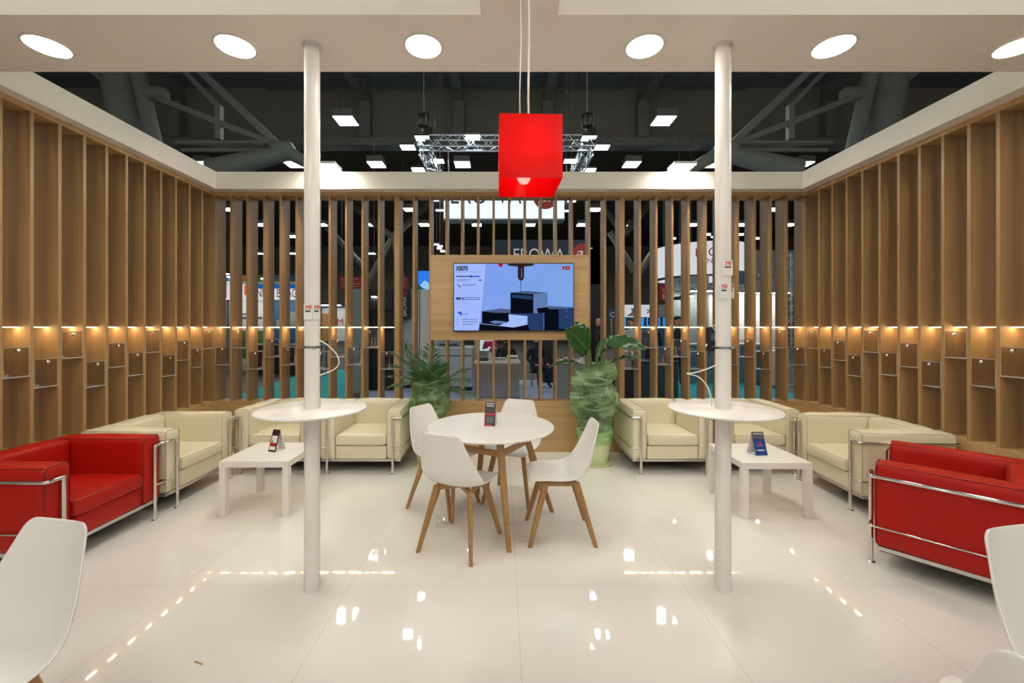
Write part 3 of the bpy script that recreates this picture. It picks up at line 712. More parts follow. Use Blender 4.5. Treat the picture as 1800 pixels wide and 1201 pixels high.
def make_chair():
    t = thing('shell_chair', 'x', 'chair')
    vv, ff = shell_mesh(); m_ = MB(); m_.add(vv, ff); o = m_.build('seat_shell', 'white_plastic', t)
    for p in o.data.polygons: p.use_smooth = True
    md = o.modifiers.new('sol', 'SOLIDIFY'); md.thickness = .009; md.offset = -1
    md = o.modifiers.new('sub', 'SUBSURF'); md.levels = 2; md.render_levels = 2
    for sx in (-1, 1):
        for sy in (-1, 1):
            top = Vector((sx*.125, sy*.105+.0, .418)); bot = Vector((sx*.200, sy*.225+.005, 0))
            ax = (bot-top); ax.z = 0; ax.normalize(); pt = Vector((-ax.y, ax.x, 0)); m_ = MB(); vv = []
            for c, a, b_ in ((bot, .0125, .014), (bot.lerp(top, .6), .0165, .021), (top, .0175, .026)):
                for k in range(12):
                    an = 2*PI*k/12; ca, sa = math.cos(an), math.sin(an)
                    vv.append(c+pt*a*math.copysign(abs(ca)**.55, ca)+ax*b_*math.copysign(abs(sa)**.55, sa))
            ff = [(i*12+k, i*12+(k+1)%12, (i+1)*12+(k+1)%12, (i+1)*12+k) for i in range(2) for k in range(12)]+[tuple(range(11, -1, -1)), tuple(range(24, 36))]
            m_.add(vv, ff); m_.build('leg', 'beech', t, smooth=45)
    m_ = MB()
    for a, b_ in (((-.125, -.105), (.125, .105)), ((.125, -.105), (-.125, .105))):
        a = Vector((*a, .402)); b_ = Vector((*b_, .402)); d = (b_-a).normalized()
        R_ = Matrix((d, Vector((-d.y, d.x, 0)), Vector((0, 0, 1)))).transposed(); m_.cbox((a+b_)/2, ((b_-a).length, .028, .03), R_)
    m_.build('cross_frame', 'beech', t)
    m_ = MB()
    for sx in (-1, 1): m_.box((sx*.128-.008, -.10, .392), (sx*.128+.008, .10, .417))
    m_.build('seat_rail', 'beech', t)
    return t
ch = make_chair()
def fz(fx, fy): return math.atan2(fy, fx)+PI/2
CH_ = [((-.293, 2.905), (.40, .92), 'white shell chair with wooden legs, front left at the dining table, back to the viewer'),
       ((.405, 3.035), (-1, .0), 'white shell chair with wooden legs, front right at the dining table, seen from the side'),
       ((-.495, 3.50), (.86, -.51), 'white shell chair at the dining table, back left beside the palm'),
       ((.083, 3.68), (-.29, -.95), 'white shell chair at the dining table, back right before the wooden base'),
       ((-1.62, 1.205), (-.2, -.98), 'white shell chair in the left foreground, cut by the picture corner'),
       ((1.79, 1.155), (.2, -.98), 'white shell chair in the right foreground, cut by the picture edge'),
       ((1.335, .975), (.72, .69), 'white shell chair whose pointed rim just shows at the bottom right')]
for i, ((x, y), (fx, fy), lab) in enumerate(CH_):
    g = 'chairs at the dining table' if i < 4 else 'chairs in the foreground'
    if i == 0: ch.location = (x, y, 0); ch.rotation_euler = (0, 0, fz(fx, fy)); tag(ch, lab, group=g)
    else: dup(ch, (x, y, 0), fz(fx, fy), lab, g)

# ------------------------------------------------------------------ brochures (folded table cards)
def tent(label, loc, rz, w_, h_, bgm, draw):
    t = thing('table_card', label, 'sign', loc, rz)
    an = .30; m_ = MB()                      # front sheet leaning back, rear sheet leaning forward, base
    fr = thing('x', None, None); C.objects.unlink(fr); bpy.data.objects.remove(fr)
    dy = h_*math.sin(an)
    sh_ = MB().box((-w_/2, -.001, 0), (w_/2, .001, h_)).build('front_sheet', bgm, t, (0, -dy, .002), rot=(-an, 0, 0))
    MB().box((-w_/2, -.001, 0), (w_/2, .001, h_)).build('rear_sheet', 'card_white', t, (0, dy, .002), rot=(an, 0, 0))
    MB().box((-w_/2, -dy, 0), (w_/2, dy, .002)).build('base_sheet', 'card_white', t)
    draw(sh_, w_, h_)
def dr1(s_, w_, h_):
    text('Download our', 'lettering', 'card_white', s_, (0, -.0014, h_*.90), .013, align='CENTER', sx=.85, bold=.0004)
    rect('text_row', 'card_white', s_, -w_*.36, w_*.06, h_*.815, h_*.845, -.001)
    text('app', 'lettering', 'card_white', s_, (w_*.10, -.0014, h_*.815), .013, bold=.0004)
    rect('red_band', 'card_red', s_, -w_*.45, w_*.45, h_*.45, h_*.52, -.001)
    rect('grey_panel', 'card_grey', s_, -w_*.32, w_*.35, h_*.12, h_*.40, -.001)
    rect('red_edge', 'card_red', s_, -w_*.5, -w_*.42, .002, h_*.45, -.001)
    rect('red_foot', 'card_red', s_, -w_*.5, w_*.2, .002, h_*.07, -.001)
def dr2(s_, w_, h_):
    rect('white_panel', 'card_white', s_, -w_*.38, w_*.36, h_*.40, h_*.72, -.001)
    rect('red_strip', 'card_red', s_, -w_*.30, w_*.10, h_*.56, h_*.575, -.002)
    rect('picture_patch', 'card_grey', s_, -w_*.28, -w_*.08, h_*.43, h_*.50, -.002)
    rect('red_band', 'card_red', s_, -w_*.44, w_*.30, h_*.25, h_*.38, -.001)
    rect('white_foot', 'card_white', s_, -w_*.42, w_*.36, h_*.08, h_*.24, -.001)
def dr3(s_, w_, h_):
    rect('grey_top', 'card_grey', s_, -w_*.5, w_*.5, h_*.68, h_, -.001)
    rect('text_row', 'card_white', s_, -w_*.40, w_*.38, h_*.90, h_*.93, -.002)
    text('YG', 'lettering', 'logo_red', s_, (0, -.0014, h_*.46), .024, align='CENTER', shear=.3, bold=.0008)
    rect('pale_band', 'counter_blue', s_, -w_*.46, w_*.46, h_*.18, h_*.25, -.001); rect('white_streak', 'card_white', s_, -w_*.24, w_*.24, h_*.20, h_*.235, -.002)
    rect('white_line', 'card_white', s_, -w_*.30, w_*.30, h_*.405, h_*.415, -.001)
tent('black and red folded card standing on the dining table', (-.095, 3.245, .7405), math.radians(-8), .085, .185, 'card_black', dr1)
tent('dark folded card with white and red panels on the left coffee table', (-1.950, 3.585, .4405), math.radians(-18), .078, .185, 'card_black', dr2)
tent('blue folded card with grey top on the right coffee table', (2.135, 3.49, .4405), math.radians(6), .105, .19, 'card_blue', dr3)

# ------------------------------------------------------------------ plants
def pot(t, r0, r1, h):
    MB().lathe([(0, 0), (r0, 0), (r0+.01, .01), (r1, h-.02), (r1+.008, h-.02), (r1+.008, h), (r1-.012, h), (r1-.016, h-.03)], n=40).build('pot', 'pot_green', t, smooth=40)
    MB().lathe([(r1-.016, h-.03), (r1*.5, h-.025), (0, h-.02)], n=24).build('soil', 'soil', t, smooth=60)
    MB().lathe([(0, .0), (r0+.05, .0), (r0+.06, .018), (r0+.052, .018), (r0+.04, .006), (0, .006)], n=40).build('saucer', 'pot_green', t, smooth=40)
def frond(m_, base, az, ln, lift, droop, nl=15, lw=.012, ll=.16):
    pts = []
    for i in range(nl+1):
        s_ = i/nl; r = ln*s_*math.cos(lift)*(1+.2*s_); z = ln*(s_*math.sin(lift)-droop*s_*s_)
        pts.append(Vector(base)+Vector((math.cos(az)*r, math.sin(az)*r, z)))
    m_.tube(pts, lambda s_: .0045*(1-s_)+.001, 5)
    side = Vector((-math.sin(az), math.cos(az), 0))
    for i in range(3, nl+1):
        s_ = i/nl; p = pts[i]; tg = (pts[i]-pts[i-1]).normalized(); l = ll*(.45+1.0*math.sin(PI*min(1, s_*.85+.08)))*random.uniform(.8, 1.1)
        for sg in (-1, 1):
            d = (tg*.85+side*sg*.75+Vector((0, 0, random.uniform(-.25, .1)))).normalized()
            nrm = d.cross(tg).normalized(); wv = d.cross(nrm).normalized()*lw*.5
            a = p; b_ = p+d*l*.5+Vector((0, 0, -.004)); c = p+d*l+Vector((0, 0, -.10*l-.01*random.random()))
            m_.add([a, b_+wv, c, b_-wv], [(0, 1, 2, 3)])
PX = Vector((-.815, 4.62, 0))
t = thing('potted_palm', 'green palm in a pot wrapped in green film, left of the dining table', 'plant', PX)
pot(t, .13, .18, .34)
foam = MB()
specs = [(-2.6, .60, 1.0, .15), (-2.2, .66, .8, .35), (2.9, .58, .85, .30), (-1.2, .50, .9, .3), (-.5, .55, .8, .4), (.1, .55, .95, .30), (.6, .45, 1.2, .2), (1.6, .45, 1.25, .15), (2.3, .55, 1.1, .2),
         (-1.7, .42, 1.05, .3), (-2.9, .48, .7, .5), (-.2, .52, .65, .5), (-.9, .40, 1.2, .2), (3.0, .66, 1.15, .12), (-2.4, .72, 1.25, .10), (2.0, .50, .95, .35), (.35, .38, .7, .45), (-1.4, .62, 1.35, .12)]
m_ = MB(); random.seed(11)
for az, ln, lf, dr in specs:
    frond(m_, (random.uniform(-.03, .03), random.uniform(-.03, .03), .70+random.uniform(0, .12)), az, ln*1.0, lf, dr, 16, .016, .15)
m_.build('foliage', 'leaf_palm', t)
m_ = MB()
for k in range(9):
    a = random.uniform(0, 2*PI); r = random.uniform(.02, .06)
    m_.tube([(r*math.cos(a), r*math.sin(a), .31), (r*.8*math.cos(a), r*.8*math.sin(a), .55), (.04*math.cos(a+.5), .04*math.sin(a+.5), .85)], .007, 6)
m_.build('stems', 'stem_green', t, smooth=60)
def wrapf(amp, seed, lean=0):
    def fn(r, z, th):
        v = Vector((math.cos(th)*1.6+seed, math.sin(th)*1.6, z*7)); a = noise.noise(v)*amp+noise.noise(v*2.7+Vector((0, 0, z*9)))*amp*.5
        ridge = abs(noise.noise(Vector((math.cos(th)*2.2+seed, math.sin(th)*2.2, z*14+th*.4))))*amp*.9
        return r+a-ridge*.6, z+(lean*math.cos(th)*max(0, z-.5))
    return fn
prof = [(.15, .30), (.19, .34), (.165, .39), (.15, .42), (.17, .47), (.195, .52), (.215, .58), (.225, .64), (.215, .70), (.205, .75), (.21, .80), (.22, .85), (.215, .89), (.21, .93)]
def dense(pr, k=3):
    out = []
    for i in range(len(pr)-1):
        for j in range(k): s_ = j/k; out.append((pr[i][0]*(1-s_)+pr[i+1][0]*s_, pr[i][1]*(1-s_)+pr[i+1][1]*s_))
    return out+[pr[-1]]
MB().lathe(dense(prof), n=72, fn=wrapf(.035, 3)).build('plastic_wrap', 'green_film_thin', t, smooth=80)
m_ = MB(); random.seed(5)
for k in range(26):        # leaves pressed inside the film
    a = random.uniform(0, 2*PI); r = random.uniform(.10, .18); z = random.uniform(.42, .85); l = random.uniform(.12, .25)
    c, s_ = math.cos(a), math.sin(a); p = Vector((r*c, r*s_, z)); sd = Vector((-s_, c, 0)); up = (Vector((0, 0, 1))+sd*random.uniform(-1, 1)).normalized(); wv = up.cross(Vector((c, s_, 0)))*.022
    m_.add([p-up*l/2, p+wv, p+up*l/2, p-wv], [(0, 1, 2, 3)])
m_.build('wrapped_leaves', 'leaf_palm', t)

def leafpart(t, base, mid_, tip, wmax, up=(0, 0, 1), fold=.25, name='leaf', tipw=1.0):
    base, mid_, tip = Vector(base), Vector(mid_), Vector(tip); N = 18; cols = 8; vv = []; ff = []; up = Vector(up)
    # petiole from base to mid_, blade from mid_ to tip, arching
    for i in range(N+1):
        s_ = i/N; sag = Vector((0, 0, .10*(tip-mid_).length*math.sin(PI*s_)))
        p = mid_.lerp(tip, s_)+sag; w_ = wmax*(math.sin(PI*min(1, s_*.97+.03)**.75))**.85
        d = (tip-mid_).normalized(); sd = d.cross(up).normalized(); nr = sd.cross(d).normalized()
        for k in range(cols+1):
            u = 2*k/cols-1; q = p+sd*u*w_+nr*(fold*abs(u)*w_+.010*math.sin(s_*26+u*3)*abs(u))
            vv.append(q)
    for i in range(N):
        for k in range(cols): a = i*(cols+1)+k; ff.append((a, a+1, a+cols+2, a+cols+1))
    m_ = MB(); m_.add(vv, ff); lf = m_.build(name, 'leaf_dark', t, smooth=180)
    md = lf.modifiers.new('sol', 'SOLIDIFY'); md.thickness = .0012
    q = [base, base.lerp(mid_, .5)+Vector((0, 0, .03)), mid_]+[mid_.lerp(tip, s_)+Vector((0, 0, .10*(tip-mid_).length*math.sin(PI*s_)-.003)) for s_ in (.15, .3, .5, .7, .9)]
    MB().tube(q, lambda s_: .008*(1-s_)+.0015, 7).build('stalk', 'stem_green', lf, smooth=60)
PR = Vector((1.02, 4.62, 0))
t = thing('potted_plant', 'broad leaved plant in a pot wrapped in bulging green film, right of the dining table', 'plant', PR)
pot(t, .135, .19, .37)
def lp(px, py, d): return P(px, py, d)-PR
leafpart(t, (0, 0, .7), lp(1034, 618, 4.55), lp(992, 580, 4.40), .155, (.25, -.9, .35), .12)
leafpart(t, (.01, .02, .7), lp(1036, 606, 4.70), lp(1010, 566, 4.72), .10, (.5, -.7, .4), .2)
leafpart(t, (.02, 0, .7), lp(1068, 604, 4.5), lp(1137, 616, 4.2), .095, (.0, -.85, .5), .12)
leafpart(t, (.02, .01, .7), lp(1060, 607, 4.6), lp(1102, 592, 4.62), .06, (0, -.3, .95), .4)
leafpart(t, (.03, 0, .7), lp(1070, 640, 4.5), lp(1132, 630, 4.35), .045, (0, -.3, .95), .3)
leafpart(t, (-.02, 0, .7), lp(1020, 640, 4.5), lp(964, 647, 4.3), .035, (0, -.3, .95), .4)
leafpart(t, (0, .02, .7), lp(1052, 622, 4.6), lp(1112, 612, 4.45), .035, (0, -.4, .9), .25)
leafpart(t, (0, -.02, .7), lp(1048, 632, 4.48), lp(1060, 596, 4.6), .035, (.3, -.9, .3), .3)
prof = [(.16, .36), (.20, .385), (.175, .42), (.185, .47), (.215, .52), (.245, .58), (.262, .64), (.268, .70), (.262, .76), (.245, .81), (.215, .845), (.205, .865), (.225, .89), (.25, .925), (.255, .96), (.25, 1.0), (.24, 1.04), (.232, 1.08)]
MB().lathe(dense(prof), n=80, fn=wrapf(.030, 8, .10)).build('plastic_wrap', 'green_film', t, smooth=80)
m_ = MB(); q = [(.19, .30), (.235, .34), (.22, .38), (.18, .40)]
MB().lathe([(.205, .24), (.212, .27), (.225, .31), (.215, .36), (.19, .385)], n=60, fn=wrapf(.02, 14)).build('pot_wrap', 'green_film_thin', t, smooth=80)
m_ = MB(); random.seed(9)
for k in range(16):
    a = random.uniform(0, 2*PI); r = random.uniform(.08, .17); z = random.uniform(.45, .95); l = random.uniform(.2, .36)
    c, s_ = math.cos(a), math.sin(a); p = Vector((r*c, r*s_, z)); sd = Vector((-s_, c, 0)); up = (Vector((0, 0, 1))+sd*random.uniform(-.8, .8)).normalized(); wv = up.cross(Vector((c, s_, 0)))*.05
    m_.add([p-up*l/2, p+wv-up*l*.15, p+wv*.8+up*l*.2, p+up*l/2, p-wv*.8+up*l*.2, p-wv-up*l*.15], [(0, 1, 2, 3, 4, 5)])
m_.build('wrapped_leaves', 'leaf_dark', t)

# ------------------------------------------------------------------ sliver on the floor
o = MB().cbox((0, 0, .002), (.05, .004, .003)).build('wood_chip', 'beech', None, (P(349, 1166, 1.855).x, 1.855, 0), rot=(0, 0, -.35)); tag(o, 'small splinter lying on the white floor at lower left', 'splinter')
#HALL#
# ------------------------------------------------------------------ the exhibition hall around the booth
struct(MB().box((-34, -12, -.12), (34, 56, -.03)).build('floor', 'hall_floor'))
struct(MB().box((-34, -12, 12.3), (34, 18.7, 12.6)).build('ceiling', 'hall_ceiling'))
struct(MB().box((-34, 18.7, 12.3), (34, 56, 12.61)).build('ceiling', 'hall_dark'))
struct(MB().box((-34, 18.7, 9.95), (34, 19.0, 12.3)).build('trim_4', 'hall_wall'))
struct(MB().box((-34, 18.4, 9.62), (34, 19.1, 9.95)).build('trim_5', 'hall_steel'))
struct(MB().box((-34, 55, -.1), (34, 56, 12.6)).build('wall_back', 'hall_wall'))
struct(MB().box((-34.3, -12, -.1), (-34, 56, 12.6)).build('wall_left', 'hall_wall'))
struct(MB().box((34, -12, -.1), (34.3, 56, 12.6)).build('wall_right', 'hall_wall'))
ordn = ['far left', 'left', 'middle left', 'middle right', 'right', 'far right']
for i, x in enumerate((-14.5, -6.1, -1.95, 2.0, 6.2, 14.5)):
    t = thing('roof_girder', 'grey concrete roof girder under the hall ceiling, %s of the six' % ordn[i], 'girder', (x, 0, 11.5), 0, 'girders under the hall ceiling')
    MB().box((-.19, -6, 0), (.19, 18.6, .8)).build('beam', 'hall_steel', t)
    MB().box((-.24, 18.3, -1.55), (.24, 18.7, 0)).build('pilaster', 'hall_steel', t)
    MB().box((-.30, 12.0, -.12), (.30, 12.3, .0)).cyl((0, 12.1, -.12), (0, 12.1, -.5), .03, n=8).build('hanger_clamp', 'hall_dark', t)
# sprinkler pipe with hanger rods
t = thing('ceiling_pipe', 'long thin dark pipe hung on rods below the hall ceiling', 'pipe', (0, 15, 10.11))
MB().cyl((-8.5, 0, 0), (8.8, 0, 0), .05, n=10).build('pipe', 'hall_dark', t, smooth=40)
for px in (642, 736, 832, 905, 1018, 1112, 1225): x = (px-VX)/F*15; MB().cyl((x, 0, .0), (x, 0, 2.2), .035, n=8).build('hanger_rod', 'hall_dark', t)
# tree-like steel supports
def strut(t, a, b_, r0, r1=None, name='strut', m_='hall_steel', n=20):
    MB().cyl(a, b_, r0, r1, n=n).build(name, m_, t, smooth=40)
def lerp2(p, q, s_): return (p[0]+(q[0]-p[0])*s_, p[1]+(q[1]-p[1])*s_)
def tree(label, mirror, D=12.5):
    fx = (lambda x: 1774-x) if mirror else (lambda x: x)
    Q = lambda x, y, d=D: P(fx(x), y, d)
    t = thing('branching_support', label, 'column', (0, 0, 0), 0, 'steel tree supports of the hall roof')
    top = Q(186, -20); bot = Q(283, 660)
    strut(t, Q(286, 664), Q(182, -42), .47, .42, 'trunk', n=32)
    strut(t, Q(290, 330), Q(222, 40), .20, .22, 'side_post')
    strut(t, Q(272, 171), Q(480, 252), .11, .09, 'lower_branch', n=4)
    strut(t, Q(300, 75, D-.3), Q(492, 257), .13, .13, 'upper_branch', n=4)
    strut(t, Q(318, 118), Q(385, 188), .09, .09, 'thin_branch', n=4)
    strut(t, Q(385, 186), Q(385, 246), .12, .12, 'thin_post', n=4)
    strut(t, Q(100, 75), Q(192, 148), .11, .11, 'outer_branch', n=4)
    strut(t, Q(310, 250), Q(478, 250), .06, .06, 'tie_rod', n=8)
    strut(t, Q(320, 264), Q(470, 264), .06, .06, 'tie_rod', n=8)
    strut(t, Q(505, 268), Q(372, 300), .23, .34, 'arm', n=28)
    strut(t, Q(505, 268), Q(600, 318), .20, .12, 'arm', n=20)
    m_ = MB(); c = Q(268, 165); m_.softbox(c-Vector((.48, .2, .20)), c+Vector((.48, .2, .20)), .18, 5); m_.build('node_casting', 'hall_steel', t, smooth=50)
    m_ = MB(); c = Q(497, 262); m_.softbox(c-Vector((.34, .25, .20)), c+Vector((.34, .25, .20)), .16, 5); m_.build('node_casting', 'hall_steel', t, smooth=50)
tree('thick grey tubular steel support with branching arms above the left wall', False)
tree('thick grey tubular steel support with branching arms above the right wall', True)
def tree2(label, segs, D):
    t = thing('branching_support', label, 'column', (0, 0, 0), 0, 'distant steel supports')
    for (a, b_, r) in segs: strut(t, P(*a, D), P(*b_, D), r*D/F, None, 'strut', 'far_steel', n=12)
tree2('distant grey steel support seen through the slats between left pole and television', [((690, 418), (560, 312), 6), ((690, 418), (645, 500), 5), ((690, 418), (800, 312), 6), ((690, 418), (733, 612), 5), ((640, 470), (575, 400), 5)], 30)
tree2('distant grey steel support seen through the slats between television and right pole', [((1098, 412), (1022, 313), 6), ((1098, 412), (1178, 312), 6), ((1072, 408), (1115, 478), 6), ((1150, 440), (1118, 490), 6), ((1118, 480), (1118, 612), 5)], 30)

# hall lamps
hl = thing('hall_lamp', 'x', 'hall lamp')
MB().box((-.36, -.36, .02), (.36, .36, .30)).build('housing', 'hall_steel', hl)
MB().box((-.34, -.34, 0), (.34, .34, .02)).build('diffuser', 'hall_lamp_face', hl)
m_ = MB()
for k in (-.17, 0, .17): m_.box((k-.012, -.34, -.006), (k+.012, .34, 0))
m_.build('louvre', 'booth_white', hl)
m_ = MB()
for k in (-.25, .25): m_.cyl((k, 0, .3), (k*.5, 0, 3.2), .012, n=6)
m_.build('hanger', 'hall_dark', hl)
rows = [(15.3, [608, 1166]), (19.4, [362, 517, 662, 813, 1110, 1253, 1410]), (26.8, [401, 720, 1046, 1361]), (30.8, [459, 566, 656, 746, 838, 932, 1023, 1112, 1218, 1304, 1389]), (34.7, [514, 1260]), (42.7, [455, 515, 653])]
first = True
for ri, (d, pxs) in enumerate(rows):
    for i, px in enumerate(pxs):
        lab = 'square hall ceiling lamp, %s from the left in the %s row from the front' % (ORD[i], ORD[ri])
        loc = ((px-VX)/F*d, d, 9.1)
        if first: hl.location = loc; tag(hl, lab, group='lit hall ceiling lamps'); first = False
        else: dup(hl, loc, label=lab, group='lit hall ceiling lamps')
# lamps above and behind the viewer, the same kind
for i, (x, y) in enumerate(((-5.85, 4), (0, 4), (5.85, 4), (-5.85, -4), (0, -4), (5.85, -4))):
    dup(hl, (x, y, 9.1), label='square hall ceiling lamp overhead, %s of the six above the booth' % ORD[i], group='hall lamps above the booth')

# lighting truss with its lamps
def truss(m_, a, b_, s_, step, r=.022, rb=.010):
    a = Vector(a); b_ = Vector(b_); d = (b_-a).normalized(); u = Vector((0, 0, 1)) if abs(d.z) < .9 else Vector((1, 0, 0)); v = d.cross(u).normalized(); L_ = (b_-a).length
    cs = [u*s_/2+v*s_/2, u*s_/2-v*s_/2, -u*s_/2-v*s_/2, -u*s_/2+v*s_/2]
    for c in cs: m_.cyl(a+c, b_+c, r, n=8)
    n = max(1, round(L_/step))
    for i in range(n):
        for k in range(4):
            p = a+d*L_*i/n+cs[k]; q = a+d*L_*(i+.5)/n+cs[(k+1) % 4]; e = a+d*L_*(i+1)/n+cs[k]
            m_.cyl(p, q, rb, n=5, cap=False).cyl(q, e, rb, n=5, cap=False)
TY, TZ = 9.8, 5.86
t = thing('lighting_truss', 'square aluminium lighting truss hanging over the sign behind the back wall', 'truss', (0, 0, 0))
m_ = MB(); truss(m_, (-2.0, TY, TZ), (2.15, TY, TZ), .26, .42); m_.build('front_bar', 'truss_alu', t, smooth=40)
for x in (-1.87, 2.02): m_ = MB(); truss(m_, (x, TY+.13, TZ-.1), (x, 14.0, TZ-.1), .26, .42); m_.build('side_bar', 'truss_alu', t, smooth=40)
m_ = MB(); truss(m_, (-2.0, 14.13, TZ), (2.15, 14.13, TZ), .26, .42); m_.build('rear_bar', 'truss_alu', t, smooth=40)
tl_ = thing('truss_lamp', 'x', 'floodlight')
MB().box((-.17, -.13, .01), (.17, .13, .06)).build('housing', 'black_plastic', tl_)
MB().box((-.16, -.12, 0), (.16, .12, .01)).build('lamp_face', 'truss_lamp_face', tl_)
MB().cyl((0, 0, .06), (0, 0, .14), .02, n=8).build('yoke', 'black_plastic', tl_)
TL = [(743, 244, 9.75, 'above the left front corner'), (831, 242, 9.75, 'above the middle of the front bar'), (717, 260, 9.85, 'left outside the left front corner'), (769, 284, 10.9, 'on the left side bar'), (735, 299, 11.2, 'low outside the left side bar'),
      (1035, 244, 9.75, 'above the right front corner'), (1058, 260, 9.85, 'right outside the right front corner'), (1003, 284, 10.9, 'on the right side bar'), (1036, 300, 11.2, 'low outside the right side bar')]
for i, (px, py, d, w3) in enumerate(TL):
    p = P(px, py, d); lab = 'cold white flood lamp '+w3+' of the truss'
    if i == 0: tl_.location = p; tag(tl_, lab, group='flood lamps of the truss')
    else: dup(tl_, p, label=lab, group='flood lamps of the truss')
    if abs(px-886) > 160 or py > 290:
        cx = max(-1.9, min(2.05, p.x)); t2 = [o for o in C.objects if o.get('label') == lab][0]; MB().tube([(0, 0, .13), (0, 0, .16), (cx-p.x, 0, TZ-p.z-.02)], .012, 6).build('side_arm', 'black_plastic', t2)
for px, w3 in ((745, 'left'), (1032, 'right')):
    p = P(px, 212, 9.8)
    t = thing('chain_hoist', 'black chain hoist above the %s corner of the truss' % w3, 'hoist', p, 0, 'chain hoists of the truss')
    MB().softbox((-.13, -.1, -.18), (.13, .1, .16), .05, 4).build('motor', 'black_plastic', t, smooth=50)
    MB().softbox((.02, -.08, -.5), (.2, .08, -.18), .03, 4).build('chain_bag', 'black_matte', t, smooth=50)
    MB().cyl((0, 0, .16), (0, 0, 12.3-p.z), .012, n=6).build('chain', 'hall_steel', t)
    MB().cyl((-.03, 0, -.18), (-.03, 0, -.24), .012, n=6).build('hook', 'steel', t)
    MB().tube([(.05, 0, .16), (.15, 0, .22), (.26, 0, .1), (.28, 0, -.12)], .012, 6).build('power_cable', 'black_plastic', t, smooth=60)

# lit hanging sign
t = thing('hanging_sign', 'white lit hanging box sign with black letters and a red ball', 'sign', (0, 9.9, 0))
MB().box((-1.41, .0, 4.08), (1.465, .35, 5.06)).build('box', 'sign_face', t)
MB().box((-1.42, -.004, 4.065), (1.475, .36, 4.10)).build('lower_edge', 'booth_grey', t)
text('EROWA', 'lettering', 'black_plastic', t, (-1.27, -.006, 4.455), .62, sx=.76)
MB().cyl((1.01, -.004, 4.61), (1.01, -.010, 4.61), .29, n=40).build('red_ball', 'hall_red', t)
text('af', 'lettering', 'card_white', t, (.84, -.014, 4.50), .40, sx=1.2, shear=.3)
for x in (-1.3, 1.35): MB().cyl((x, .17, 5.06), (x, -.05, 5.74), .012, n=6).build('hanger', 'steel', t)

# dark tower with lettering
t = thing('sign_tower', 'black sign tower with white lettering and red ball above the television', 'sign', (0, 11.5, 0))
MB().box((-.22, 0, 2.7), (2.75, .5, 3.93)).build('lintel', 'dark_blue', t)
MB().box((1.12, 0, -.03), (1.46, .5, 2.7)).build('post', 'booth_black', t)
MB().box((2.30, 0, -.03), (2.75, .5, 3.93)).build('post', 'booth_black', t)
text('EROWA', 'lettering', 'card_white', t, (.27, -.008, 3.37), .46, sx=.86)
MB().cyl((2.18, -.004, 3.59), (2.18, -.012, 3.59), .24, n=40).build('red_ball', 'hall_red', t)
text('af', 'lettering', 'card_white', t, (1.98, -.016, 3.46), .36, sx=1.5, shear=.3)

def boxthing(name, label, cat, px0, px1, py0, py1, d, depth, m_, group=None, to_floor=False):
    a = P(px0, py1, d); b_ = P(px1, py0, d)
    if to_floor: a.z = -.03
    t = thing(name, label, cat, (a.x, d, a.z), 0, group)
    return t, b_.x-a.x, b_.z-a.z, depth
# white machine with vertical sign
t, w_, h_, dd = boxthing('machine_cabinet', 'tall pale machine cabinet behind the palm, with a dark handle', 'machine', 704, 737, 509, 692, 10.5, .9, None, to_floor=True)
MB().box((0, 0, .08), (w_, .9, h_)).build('body', 'machine_white', t); MB().box((.02, .02, 0), (w_-.02, .88, .08)).build('plinth', 'black_matte', t)
MB().box((w_+.02, .0, .08), (w_+.33, .7, h_)).build('side_door', 'booth_white', t); MB().box((w_*.25, -.02, .98), (w_*.34, 0, 1.12)).build('handle', 'black_plastic', t)
t = thing('vertical_sign', 'narrow black vertical sign with white letters and red emblem', 'sign', (P(700, 560, 10.3).x, 10.3, P(700, 560, 10.3).z))
ww, hh = 22/F*10.3, 51/F*10.3
MB().prism([(0, -.06), (ww, 0), (ww, hh), (0, hh)], 0, .05).build('panel', 'booth_black', t)
text('EROWA', 'lettering', 'card_white', t, (ww*.66, -.004, .05), .14, rot=(PI/2, -PI/2, 0), sx=.95)
MB().box((ww*.4, .05, .3), (ww*.6, .2, .36)).build('bracket', 'steel', t); text('$', 'emblem', 'logo_red', t, (ww*.42, -.004, hh-.17), .17, bold=.004)
# big screen
t = thing('display_screen', 'large hall screen with blue sky and green hill behind the palm', 'screen', (P(716, 536, 11).x, 11.6, P(716, 540, 11.6).z))
emat('sky_blue', (.03, .22, .85), .9); emat('sky_cloud', (.35, .60, 1), .9); emat('hill_green', (.02, .09, .05), .9); emat('hill_bright', (.12, .28, .06), .9)
sw_, sh_ = 1.3, 1.02
MB().box((0, .01, 0), (sw_, .08, sh_)).build('frame', 'black_plastic', t); MB().box((.01, 0, .01), (sw_-.01, .01, sh_-.01)).build('sky', 'sky_blue', t); MB().box((.6, .03, -t.location.z-.03), (.7, .07, 0)).build('stand', 'black_plastic', t)
def flat(t, name, m_, pts, y): o = MB(); o.add([(x, y, z) for x, z in pts], [tuple(range(len(pts)))]); return o.build(name, m_, t)
flat(t, 'cloud', 'sky_cloud', [(.2, .6), (.35, .75), (.55, .62), (.9, .55), (.9, .45), (.5, .42)], -.002)
flat(t, 'hill', 'hill_green', [(.01, .01), (.01, .85), (.12, .72), (.3, .5), (.55, .25), (.7, .01)], -.004)
flat(t, 'hill', 'hill_bright', [(.25, .1), (.28, .46), (.36, .42), (.55, .22), (.62, .1)], -.006)

